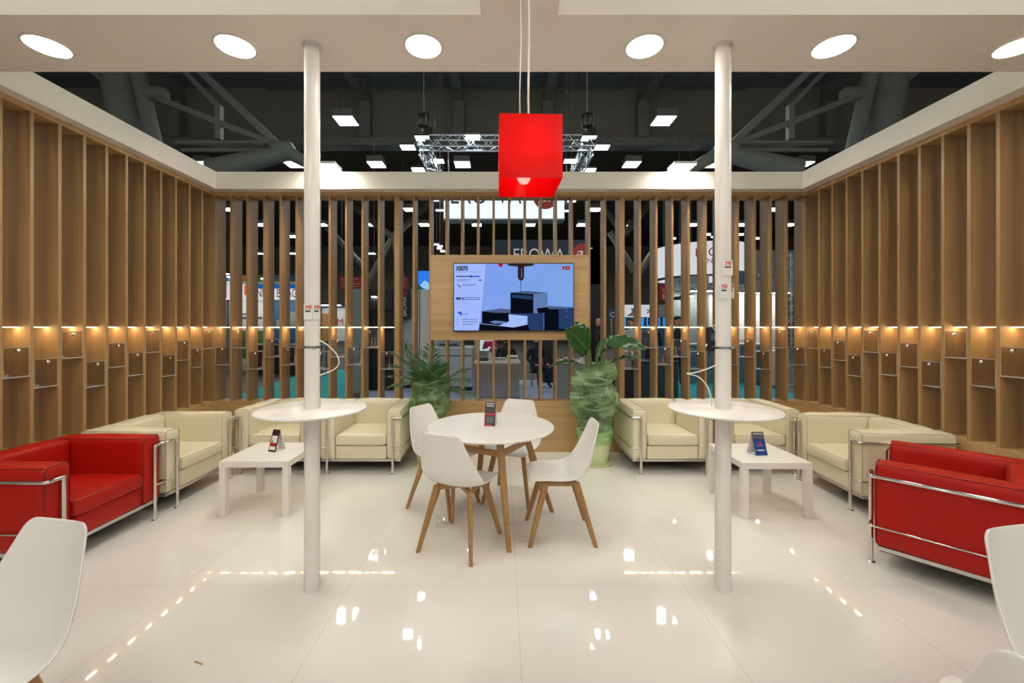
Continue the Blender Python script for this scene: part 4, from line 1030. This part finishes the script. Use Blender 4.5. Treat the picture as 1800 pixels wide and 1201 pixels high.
# things behind the lower gaps of the middle
t = thing('service_counter', 'pale machine counter with papers on top, left of the steel cabinet', 'counter', (P(757, 676, 10).x, 10, -.03))
MB().box((0, 0, .1), (1.0, .8, 1.02)).build('body', 'machine_white', t); MB().box((-.02, -.02, 1.02), (1.02, .82, 1.06)).build('worktop', 'booth_white', t); MB().box((.03, .03, 0), (.97, .8, .1)).build('plinth', 'black_matte', t)
MB().box((.03, -.006, .84), (.97, 0, .86)).build('groove', 'black_plastic', t)
MB().box((1.05, 0, .0), (1.12, .07, 2.3)).build('post', 'steel', t)
t = thing('printer', 'grey and black printer on the pale machine counter', 'printer', (P(790, 600, 10.3).x, 10.35, 1.03))
MB().softbox((-.3, -.2, 0), (.3, .2, .16), .03, 4).build('body', 'booth_grey', t, smooth=50); MB().box((-.22, -.22, .04), (.22, -.18, .07)).build('slot', 'black_plastic', t); MB().cbox((0, .1, .22), (.4, .02, .2)).build('tray', 'card_white', t)
t = thing('steel_cabinet', 'brushed stainless steel cabinet behind the gaps under the television', 'cabinet', (P(835, 700, 8.83).x, 8.83, -.03))
MB().box((0, 0, .04), (.94, .7, .76)).build('body', 'steel', t); MB().box((-.02, -.02, .76), (.96, .72, .80)).build('worktop', 'booth_white', t); MB().box((.02, .02, 0), (.92, .7, .04)).build('plinth', 'black_matte', t)
MB().box((-.006, .02, .3), (0, .68, .74)).build('side_panel', 'booth_black', t)
for k, (x, w2, m2, h2, nm, lab) in enumerate(((.06, .2, 'black_plastic', .08, 'card_reader', 'small black device on the steel cabinet'), (.36, .3, 'booth_white', .07, 'paper_box', 'flat white box on the steel cabinet'), (.68, .24, 'card_white', .12, 'leaflet_box', 'white leaflet box at the right end of the steel cabinet'))):
    t = thing(nm, lab, 'box', (P(835, 700, 8.83).x+x, 9.05, .7705)); MB().softbox((0, 0, 0), (w2, .22, h2), .01, 3).build('body', m2, t, smooth=50); MB().box((.02, -.002, h2*.4), (w2-.02, 0, h2*.7)).build('front_label', 'card_grey', t)
t = thing('flower_bunch', 'bunch of pink flowers in a vase behind the steel cabinet', 'flowers', (P(861, 615, 9.3).x, 9.35, .7705))
MB().lathe([(0, 0), (.05, 0), (.06, .08), (.04, .16), (.05, .18)], n=16).build('vase', 'booth_white', t, smooth=50)
m_ = MB(); random.seed(3)
for k in range(22):
    c = Vector((random.uniform(-.14, .14), random.uniform(-.1, .1), random.uniform(.22, .42))); m_.softbox(c-Vector((.04,)*3), c+Vector((.04,)*3), .035, 3)
m_.build('blossoms', 'flower_pink', t, smooth=80)
t = thing('backlit_board', 'pale lit panel behind the pink flowers', 'panel', (P(842, 615, 10.6).x, 10.7, .9)); MB().box((0, 0, 0), (.42, .04, .5)).build('face', emat('panel_glow', (.62, .85, .85), .7), t); MB().box((.18, .0, -.93), (.24, .04, 0)).build('leg', 'steel', t)
t = thing('exhibit_counter', 'grey counter behind the broad leaved plant, with small exhibits', 'counter', (P(981, 700, 8.83).x, 8.83, -.03))
MB().box((0, 0, .0), (.75, .7, .76)).build('body', 'booth_grey', t); MB().box((-.02, -.02, .76), (.77, .72, .79)).build('worktop', 'booth_white', t)
for k in range(6):
    t = thing('exhibit_block', 'small metal exhibit on the grey counter, %s from the left' % ORD[k], 'exhibit', (P(981, 700, 8.83).x+.06+.11*k, 9.0+.1*(k % 2), .7605), 0, 'exhibits on the grey counter')
    MB().softbox((0, 0, 0), (.08, .08, .07+.03*(k % 3)), .008, 3).build('block', 'steel' if k % 2 else 'booth_white', t, smooth=50); MB().box((.01, .01, .07+.03*(k % 3)), (.05, .05, .10+.03*(k % 3))).build('top_piece', 'black_plastic', t)

# dark tall case and grey panel left of the machine
t, w_, h_, dd = boxthing('dark_showcase', 'tall dark showcase with shelves left of the double slat', 'showcase', 640, 690, 508, 690, 10, .8, None, to_floor=True)
MB().box((0, .1, 0), (w_, .8, h_)).build('body', 'booth_black', t)
for z in (.5, 1.0, 1.5): MB().box((.02, 0, z), (w_-.02, .1, z+.02)).build('shelf', 'dark_blue', t)
MB().box((0, 0, h_-.5), (w_, .1, h_)).build('header', 'booth_black', t)
t, w_, h_, dd = boxthing('grey_partition', 'grey green partition panel right of the red lettered booth', 'partition', 616, 638, 508, 692, 9.7, .1, None, to_floor=True)
MB().box((0, 0, 0), (w_, .12, h_)).build('panel', 'booth_grey', t); MB().box((w_*.7, -.02, 1.0), (w_*.76, 0, 1.12)).build('handle', 'black_plastic', t)
# red hall direction boards
for (a, b_, lab) in ((597, 637, 'red hanging direction board seen between slats left of the television'), (704, 716, 'narrow red direction board beside the hall screen')):
    p0 = P(a, 508, 20); p1 = P(b_, 487, 20); t = thing('direction_board', lab, 'sign', (p0.x, 20, p0.z), 0, 'red direction boards')
    MB().box((0, 0, 0), (p1.x-p0.x, .08, p1.z-p0.z)).build('board', 'hall_red', t); MB().cyl((.1, .04, p1.z-p0.z), (.1, .04, 12.3-p0.z), .01, n=6).build('hanger', 'hall_dark', t)
    m_ = MB()
    for k in range(4): m_.box((.08, -.004, .1+.12*k), ((p1.x-p0.x)*random.uniform(.6, .9), 0, .14+.12*k))
    m_.build('text_rows', 'booth_grey', t)
t = thing('gate_sign', 'red hanging sign reading 16 B between slats right of the television', 'sign', (P(1160, 528, 22).x, 22, P(1160, 528, 22).z))
MB().box((0, 0, 0), (.42, .08, .80)).build('board', 'hall_red', t); text('16', 'lettering', 'booth_white', t, (.10, -.004, .44), .26); text('B', 'lettering', 'booth_white', t, (.13, -.004, .06), .42); MB().cyl((.2, .04, .8), (.2, .04, 11.8), .01, n=6).build('hanger', 'hall_dark', t)

# left booths
emat('fill_strip_face', (1, .97, .9), 22)  # glow of the added strips that brighten the booth walls
emat('fill_strip_dim', (1, .97, .9), 7)
def washer(t, w_, h_, wm='fill_strip_face'):  # added fill light: glowing strip above a booth wall that looked too dim
    MB().box((.05, -.55, h_-.02), (w_-.05, -.43, h_+.0)).build('fill_strip', wm, t); MB().box((.05, -.57, h_), (w_-.05, -.41, h_+.04)).box((.1, -.45, h_), (.14, .02, h_+.03)).box((w_-.14, -.45, h_), (w_-.1, .02, h_+.03)).build('fill_strip_rail', 'black_plastic', t)
def wallpanel(name, label, cat, px0, px1, py0, py1, d, m_, thick=.12, floor=False, group=None, part='panel'):
    t, w_, h_, dd = boxthing(name, label, cat, px0, px1, py0, py1, d, thick, m_, group, floor)
    MB().box((0, 0, 0), (w_, thick, h_)).build(part, m_, t); return t, w_, h_
t, w_, h_ = wallpanel('booth_fascia', 'white booth fascia with red and grey letters behind the left slats', 'sign', 398, 548, 500, 527, 14.3, 'sign_face_warm')
text('NNI', 'lettering', 'hall_red', t, (P(452, 0, 14.3).x-P(398, 0, 14.3).x-.02, -.004, .09), .42, sx=.55); text('BIMAG', 'lettering', 'card_grey', t, (P(486, 0, 14.3).x-P(398, 0, 14.3).x, -.004, .09), .40, sx=.58)
MB().box((.62, -.01, .16), (.86, 0, .5)).build('orange_square', emat('orange', (.85, .12, .02), .8), t)
MB().box((1.0, -.01, .38), (w_, 0, h_)).build('blue_band', emat('blue_band', (.01, .13, .42), .8), t)
MB().box((0, 0, h_), (w_, .12, h_+.10)).build('upper_band', 'booth_white', t); MB().box((0, .0, h_+.1), (w_, .12, h_+.32)).build('crown', 'booth_blue', t)
for x0, x1, m9 in ((.45, .8, 'crown_orange'), (1.0, 1.35, 'booth_green'), (1.5, 1.95, 'counter_blue')): MB().box((x0, -.006, h_+.1), (x1, 0, h_+.32)).build('crown_patch', m9, t)
for x in (0, w_-.08): MB().box((x, .02, -t.location.z-.03), (x+.08, .10, 0)).build('post', 'booth_grey', t)
t, w_, h_ = wallpanel('booth_wall', 'white and green booth wall under the lettered fascia', 'wall panel', 398, 474, 527, 640, 15, 'booth_white'); washer(t, w_, h_, 'fill_strip_dim')
MB().box((0, -.01, .2), (w_, 0, 1.2)).build('green_graphic', 'booth_green', t); MB().box((.5, -.012, h_-.7), (1.3, 0, h_-.62)).box((.5, -.012, h_-.55), (1.1, 0, h_-.5)).build('text_rows', 'card_grey', t)
t, w_, h_ = wallpanel('booth_wall', 'dark blue booth wall with a pale machine picture, left of the left pole', 'wall panel', 476, 560, 527, 640, 15.1, 'booth_blue'); washer(t, w_, h_, 'fill_strip_dim')
MB().box((.7, -.01, 1.35), (1.1, 0, 1.9)).box((.2, -.01, 1.25), (.55, 0, 1.6)).build('machine_picture', 'booth_grey', t)
for k, (px, lab) in enumerate(((455, 'left'), (505, 'middle'), (545, 'right'))):
    a = P(px, 600, 13.4); t = thing('booth_counter', 'dark counter of the far left booth, %s of the three' % lab, 'counter', (a.x, 13.4, -.03), 0, 'dark counters of the far left booth')
    MB().box((-.33, 0, 0), (.33, .5, .95)).build('body', 'booth_black', t); MB().box((-.35, -.02, .95), (.35, .52, .99)).build('worktop', 'booth_grey', t)
t, w_, h_ = wallpanel('booth_fascia', 'white booth front with a red letter, right of the left pole', 'sign', 566, 612, 535, 600, 13.0, 'booth_white'); washer(t, w_, h_-.05, 'fill_strip_dim')
for x in (0, w_-.08): MB().box((x, .02, -t.location.z-.03), (x+.08, .10, 0)).build('post', 'booth_grey', t)
text('M', 'lettering', 'hall_red', t, (P(592, 0, 13).x-P(566, 0, 13).x-.01, -.004, .50), .30); MB().box((0, -.02, h_-.12), (w_, .12, h_)).build('top_band', 'booth_blue', t); MB().box((0, -.012, 0), (w_*.35, 0, h_*.75)).build('brown_panel', 'beech', t)
# right booths
t = thing('round_fascia', 'big round white lit fascia with red letters behind the slats left of the right pole', 'sign', (P(1237, 0, 12.6).x, 12.9, 0))
R0 = 1.38; z0, z1 = P(0, 482, 11.6).z, P(0, 424, 11.6).z
MB().lathe([(R0, z0), (R0, z1), (R0-.1, z1), (R0-.1, z0), (R0, z0)], n=64).build('ring', 'sign_face_warm', t, smooth=40)
MB().lathe([(R0+.01, z0-.05), (R0+.01, z0), (R0-.12, z0), (R0-.12, z0-.05), (R0+.01, z0-.05)], n=64).build('lower_rim', 'black_plastic', t, smooth=40)
def curved(txt, size, z, a0, m_='logo_red'):
    o = text(txt, 'lettering', m_, t, (0, 0, 0), size, rot=(0, 0, 0))
    for v in o.data.vertices:
        an = a0+v.co.x/R0; x, y = v.co.x, v.co.y; v.co = ((R0+.006)*math.sin(an), -(R0+.006)*math.cos(an), z+y)
curved('E', .34, z0+.50, -.52); curved('G', .34, z0+.50, -.28); curved('NKE', .20, z0+.30, -.30); curved('G', .34, z0+.50, .85); curved('NKE', .20, z0+.28, .8)
for k in range(4):
    an = -.9+.6*k; p = Vector((P(1237, 0, 12.6).x+(R0+.15)*math.sin(an), 12.9-(R0+.15)*math.cos(an), z1+.12)); s1 = thing('spot_lamp', 'small spot lamp on top of the round fascia, %s from the left' % ORD[k], 'lamp', p, 0, 'spot lamps on the round fascia')
    MB().box((-.07, -.03, 0), (.07, .05, .06)).build('housing', 'black_plastic', s1); MB().box((-.06, -.04, .0), (.06, -.03, .05)).build('lamp_face', 'spot_face', s1); MB().cyl((0, .05, .02), (0, .15, -.12), .008, n=6).build('arm', 'black_plastic', s1)
t, w_, h_ = wallpanel('booth_wall', 'grey green booth wall under the round fascia', 'wall panel', 1184, 1246, 486, 660, 13.0, 'booth_grey', floor=True); washer(t, w_, h_-.5)
t, w_, h_ = wallpanel('booth_wall', 'bright white booth wall behind the right pole', 'wall panel', 1246, 1372, 517, 670, 13.6, 'booth_white', floor=True); washer(t, w_, h_)
t, w_, h_ = wallpanel('booth_lintel', 'grey lintel above the bright white booth wall', 'beam', 1246, 1405, 440, 517, 14.5, 'booth_grey')
for x in (0, w_-.1): MB().box((x, .02, -t.location.z-.03), (x+.1, .10, 0)).build('post', 'booth_grey', t)
t, w_, h_ = wallpanel('booth_counter', 'light blue counter seen through slats right of the right pole', 'counter', 1205, 1345, 607, 664, 11.6, 'counter_blue', .5, True)
MB().box((-.02, -.02, h_), (w_+.02, .5, h_+.04)).build('worktop', 'booth_white', t)
t, w_, h_ = wallpanel('booth_counter', 'white counter seen through slats near the right corner', 'counter', 1356, 1373, 617, 672, 11.0, 'booth_white', .4, True)
t, w_, h_ = wallpanel('blue_sign', 'blue sign with dark letters right of the right pole', 'sign', 1294, 1317, 476, 501, 11.2, 'counter_blue'); text('IU', 'lettering', 'booth_blue', t, (.06, -.004, .05), .40, sx=.9)
t = thing('truss_tower', 'upright aluminium truss behind the slats near the right corner', 'truss', (P(1391, 0, 11).x, 11, -.03)); m_ = MB(); truss(m_, (0, 0, 0), (0, 0, 3.5), .14, .3, .014, .008); m_.build('lattice', 'truss_alu', t); MB().box((-.25, -.25, 0), (.25, .25, .02)).build('base_plate', 'steel', t)
t = thing('truss_beam', 'sloping aluminium truss beam under the round fascia', 'truss', P(1190, 517, 11.4)); m_ = MB(); truss(m_, (0, 0, 0), (3.4, .2, .75), .16, .26, .014, .009); m_.build('lattice', 'truss_alu', t)
MB().box((-.08, -.08, -.16), (.08, .08, -.08)).build('end_cap', 'black_plastic', t)
# counters right of the plant
t, w_, h_ = wallpanel('booth_counter', 'dark green counter behind the slats right of the plant', 'counter', 1126, 1192, 638, 700, 8.9, 'counter_green', .6, True); MB().box((-.02, -.02, h_), (w_+.02, .62, h_+.03)).build('worktop', 'black_plastic', t)
t, w_, h_ = wallpanel('booth_counter', 'dark blue counter close behind the plant', 'counter', 1080, 1122, 648, 700, 8.9, 'dark_blue', .6, True); MB().box((-.02, -.02, h_), (w_+.02, .62, h_+.03)).build('worktop', 'black_plastic', t)
# far booths
emat('far_blue', (.03, .30, .75), 1.0); emat('far_white', (.75, .78, .85), .75)
for k, (a, b_, lab) in enumerate(((1092, 1122, 'left'), (1124, 1152, 'middle'), (1152, 1182, 'right'))):
    t, w_, h_ = wallpanel('far_booth', 'small distant blue and white booth, %s of the three' % lab, 'booth', a, b_, 536, 600, 22, 'booth_blue', .3, True, 'distant blue and white booths')
    MB().box((0, -.05, h_-.65), (w_, 0, h_)).build('fascia', ['far_white', 'far_white', 'booth_grey'][k], t)
    m_ = MB(); [m_.box((w_*q, -.03, h_-1.25), (w_*q+.12, 0, h_-.68)) for q in (.12, .45, .75)]; m_.build('lit_panels', 'far_blue', t)
    if k == 0: o = MB().prism([(.25, h_-.6), (.85, h_-.6), (.80, h_-.38), (.66, h_-.2), (.5, h_-.16), (.55, h_-.4)], -.06, -.05).build('fin_emblem', 'booth_grey', t)
    if k == 1: text('*', 'emblem', 'booth_blue', t, (w_*.45, -.06, h_-.72), .75, bold=.01)
    if k == 2: MB().box((0, -.06, h_-1.3), (.14, -.05, h_+.1)).build('red_strip', 'hall_red', t)
t = thing('letter_sign', 'small blue sign with a white letter beside the black tower', 'sign', (P(1070, 560, 13).x, 13, P(1070, 560, 13).z)); MB().box((0, 0, 0), (.19, .05, .26)).build('board', 'booth_blue', t); text('C', 'lettering', 'card_white', t, (.035, -.004, .05), .21, bold=.003); MB().box((.08, .02, -t.location.z-.03), (.11, .05, 0)).build('post', 'steel', t)
# carpets
def carpet(label, m_, pts, z=-.027):
    vv = []
    for px, py in pts: d = (H-z)*F/(py-VY); p = P(px, py, d); vv.append((p.x, d, z))
    n = len(vv); m2 = MB(); m2.add(vv+[(x, y, z-.002) for x, y, z_ in vv], [tuple(range(n)), tuple(range(2*n-1, n-1, -1))]+[(i, i+n, (i+1) % n+n, (i+1) % n) for i in range(n)])
    tag(m2.build('carpet', m_), label, 'carpet')
carpet('turquoise carpet of the aisle behind the left slats', 'teal_carpet', [(330, 745), (425, 692), (545, 652), (618, 650), (618, 745)])
carpet('turquoise carpet of the aisle behind the right slats', 'teal_carpet', [(1185, 745), (1185, 645), (1250, 657), (1300, 671), (1398, 692), (1470, 745)])
carpet('mottled grey blue carpet of the booth behind the television', 'grey_carpet', [(622, 745), (640, 668), (1090, 668), (1120, 745)])

# spot lamps scattered in the hall
for k, (px, py, d, lab) in enumerate(((399, 482, 14, 'small bright spot lamp above the far left booth, upper one'), (402, 487, 14.2, 'small bright spot lamp above the far left booth, lower one'), (462, 490, 14.3, 'small spot lamp over the lettered fascia'),
        (767, 430, 10.5, 'small spot lamp left of the dark sign tower, uppermost'), (774, 433, 10.6, 'small spot lamp left of the dark sign tower, second'), (772, 437, 10.7, 'small spot lamp left of the dark sign tower, third'), (778, 442, 10.8, 'small spot lamp left of the dark sign tower, lowest'),
        (764, 352, 11, 'hall spot lamp left of the lit sign, upper'), (773, 370, 11.1, 'hall spot lamp left of the lit sign, lower'), (996, 371, 11.1, 'hall spot lamp right of the lit sign, lower'), (1005, 354, 11, 'hall spot lamp right of the lit sign, upper'),
        (1195, 523, 12.3, 'wall washer lamp at the left of the grey green booth wall'), (1216, 521, 12.4, 'wall washer lamp at the middle of the grey green booth wall'), (657, 522, 9.95, 'small cold spot inside the dark showcase'))):
    big = px in (764, 773, 996, 1005); s1 = thing('spot_lamp', lab, 'lamp', P(px, py, d), 0, 'scattered small spot lamps'); q = 2.0 if big else 1.0
    MB().box((-.06*q, -.03, .012), (.06*q, .06, .045)).build('housing', 'black_plastic', s1); MB().box((-.05*q, -.034, -.01), (.05*q, .05, .012)).build('lamp_face', 'spot_face', s1); MB().cyl((0, .03, .045), (0, .03, 12.3-P(px, py, d).z), .007, n=6).build('hanger_rod', 'hall_dark', s1)

# people at the far booths
def person(label, loc, rz, h=1.75, top='cloth_dark', hair='hair_black', seated=False, bald=False, reach=.2):
    t = thing('person', label, 'person', loc, rz)
    s_ = h/1.75; me = bpy.data.meshes.new('body'); dz = -.42 if seated else 0
    J = dict(pel=(0, 0, .95+dz), bel=(0, 0, 1.12+dz), chest=(0, .0, 1.33+dz), neck=(0, .0, 1.49+dz), head0=(0, -.01, 1.56+dz), head=(0, -.02, 1.66+dz))
    V = [J['pel'], J['bel'], J['chest'], J['neck'], J['head0'], J['head']]; R_ = [(.16, .11), (.15, .105), (.17, .115), (.055, .055), (.07, .075), (.08, .10)]; E = [(0, 1), (1, 2), (2, 3), (3, 4), (4, 5)]
    for sx in (-1, 1):
        b0 = len(V)
        V += [(sx*.19, 0, 1.41+dz), (sx*.25, .02, 1.14+dz), (sx*.20, -reach, 1.02+dz), (sx*.17, -reach-.10, 1.02+dz)]; R_ += [(.06, .06), (.045, .045), (.035, .035), (.035, .02)]
        E += [(2, b0), (b0, b0+1), (b0+1, b0+2), (b0+2, b0+3)]
        b1 = len(V)
        if seated: V += [(sx*.10, -.02, .90+dz), (sx*.14, -.42, .50), (sx*.14, -.40, .09), (sx*.14, -.54, .05)]
        else: V += [(sx*.10, 0, .86), (sx*.11, -.02, .48), (sx*.12, .02, .09), (sx*.13, -.13, .04)]
        R_ += [(.10, .10), (.065, .065), (.045, .045), (.045, .03)]; E += [(0, b1), (b1, b1+1), (b1+1, b1+2), (b1+2, b1+3)]
    me.from_pydata([Vector(v)*s_ for v in V], E, []); o = bpy.data.objects.new('body', me); C.objects.link(o); o.parent = t
    sk = o.modifiers.new('skin', 'SKIN'); sk.use_smooth_shade = True
    for i, r in enumerate(R_): me.skin_vertices[0].data[i].radius = (r[0]*s_, r[1]*s_)
    me.skin_vertices[0].data[0].use_root = True
    sb = o.modifiers.new('sub', 'SUBSURF'); sb.levels = 1; sb.render_levels = 2; me.materials.append(M(top))
    hz = (1.66+dz)*s_
    hd = MB().softbox((-.078*s_, -.105*s_, hz-.12*s_), (.078*s_, .085*s_, hz+.11*s_), .075*s_, 8).build('head', 'skin', t, smooth=80)
    MB().softbox((-.014, -.122*s_, hz-.03), (.014, -.095*s_, hz+.02), .012, 3).build('nose', 'skin', hd, smooth=80)
    for sx in (-1, 1):
        MB().softbox((sx*.03-.010, -.109*s_, hz+.015), (sx*.03+.010, -.095*s_, hz+.03), .006, 3).build('eye', 'black_plastic', hd, smooth=80)
        MB().softbox((sx*.080-.008, -.015, hz-.03), (sx*.080+.008, .02, hz+.03), .008, 3).build('ear', 'skin', hd, smooth=80)
    MB().box((-.022, -.108*s_, hz-.062), (.022, -.09*s_, hz-.055)).build('mouth', 'logo_red', hd)
    if not bald: MB().softbox((-.085*s_, -.085*s_, hz+.03), (.085*s_, .10*s_, hz+.125*s_), .07*s_, 8).softbox((-.08*s_, .0, hz-.07), (.08*s_, .10*s_, hz+.08), .06*s_, 8).build('hair', hair, hd, smooth=80)
    for sx in (-1, 1):
        m2 = MB()
        for k in range(5):
            bx = sx*.17*s_+(-.03+.015*k)*1.0 if k < 4 else sx*.17*s_-sx*.04; y0 = -(reach+.10)*s_; zz = (1.02+dz)*s_
            m2.tube([(bx, y0+.01, zz), (bx, y0-.04-(.01 if k in (1, 2) else 0) if k < 4 else y0, zz-.005), (bx, y0-.06 if k < 4 else y0-.03, zz-.025)], .009, 6)
        m2.build('fingers', 'skin', t, smooth=80)
person('standing person in dark clothes with black hair behind the dark green counter', (P(1191, 0, 10.6).x, 10.6, -.03), .2)
person('standing person in white shirt at the aisle beyond the green counter', (P(1145, 0, 11.5).x, 11.5, -.03), 2.6, top='cloth_dark')
person('bald standing person between black tower and slats', (P(1053, 0, 10.7).x, 10.7, -.03), 1.2, bald=True)
person('person in a pale blue shirt behind the broad leaves', (P(1108, 0, 12.6).x, 12.6, -.03), -.8, top='cloth_white')
person('seated person in black seen from behind, under the television', (P(890, 0, 10.6).x, 10.6, -.03), 2.9, seated=True)
person('seated person in dark blue facing the steel cabinet, under the television', (P(943, 0, 10.8).x, 10.8, -.03), .4, top='cloth_blue', seated=True, hair='cloth_dark')
for k, (px, d, lab) in enumerate(((890, 10.6, 'black stool under the seated person in black'), (943, 10.8, 'black stool under the seated person in dark blue'))):
    t = thing('stool', lab, 'stool', (P(px, 0, d).x, d, -.03)); MB().cyl((0, 0, .36), (0, 0, .40), .2, n=20).build('seat', 'black_plastic', t, smooth=40)
    for q in range(4): a = PI/4+q*PI/2; MB().cyl((.12*math.cos(a), .12*math.sin(a), .36), (.19*math.cos(a), .19*math.sin(a), 0), .012, n=8).build('leg', 'steel', t)
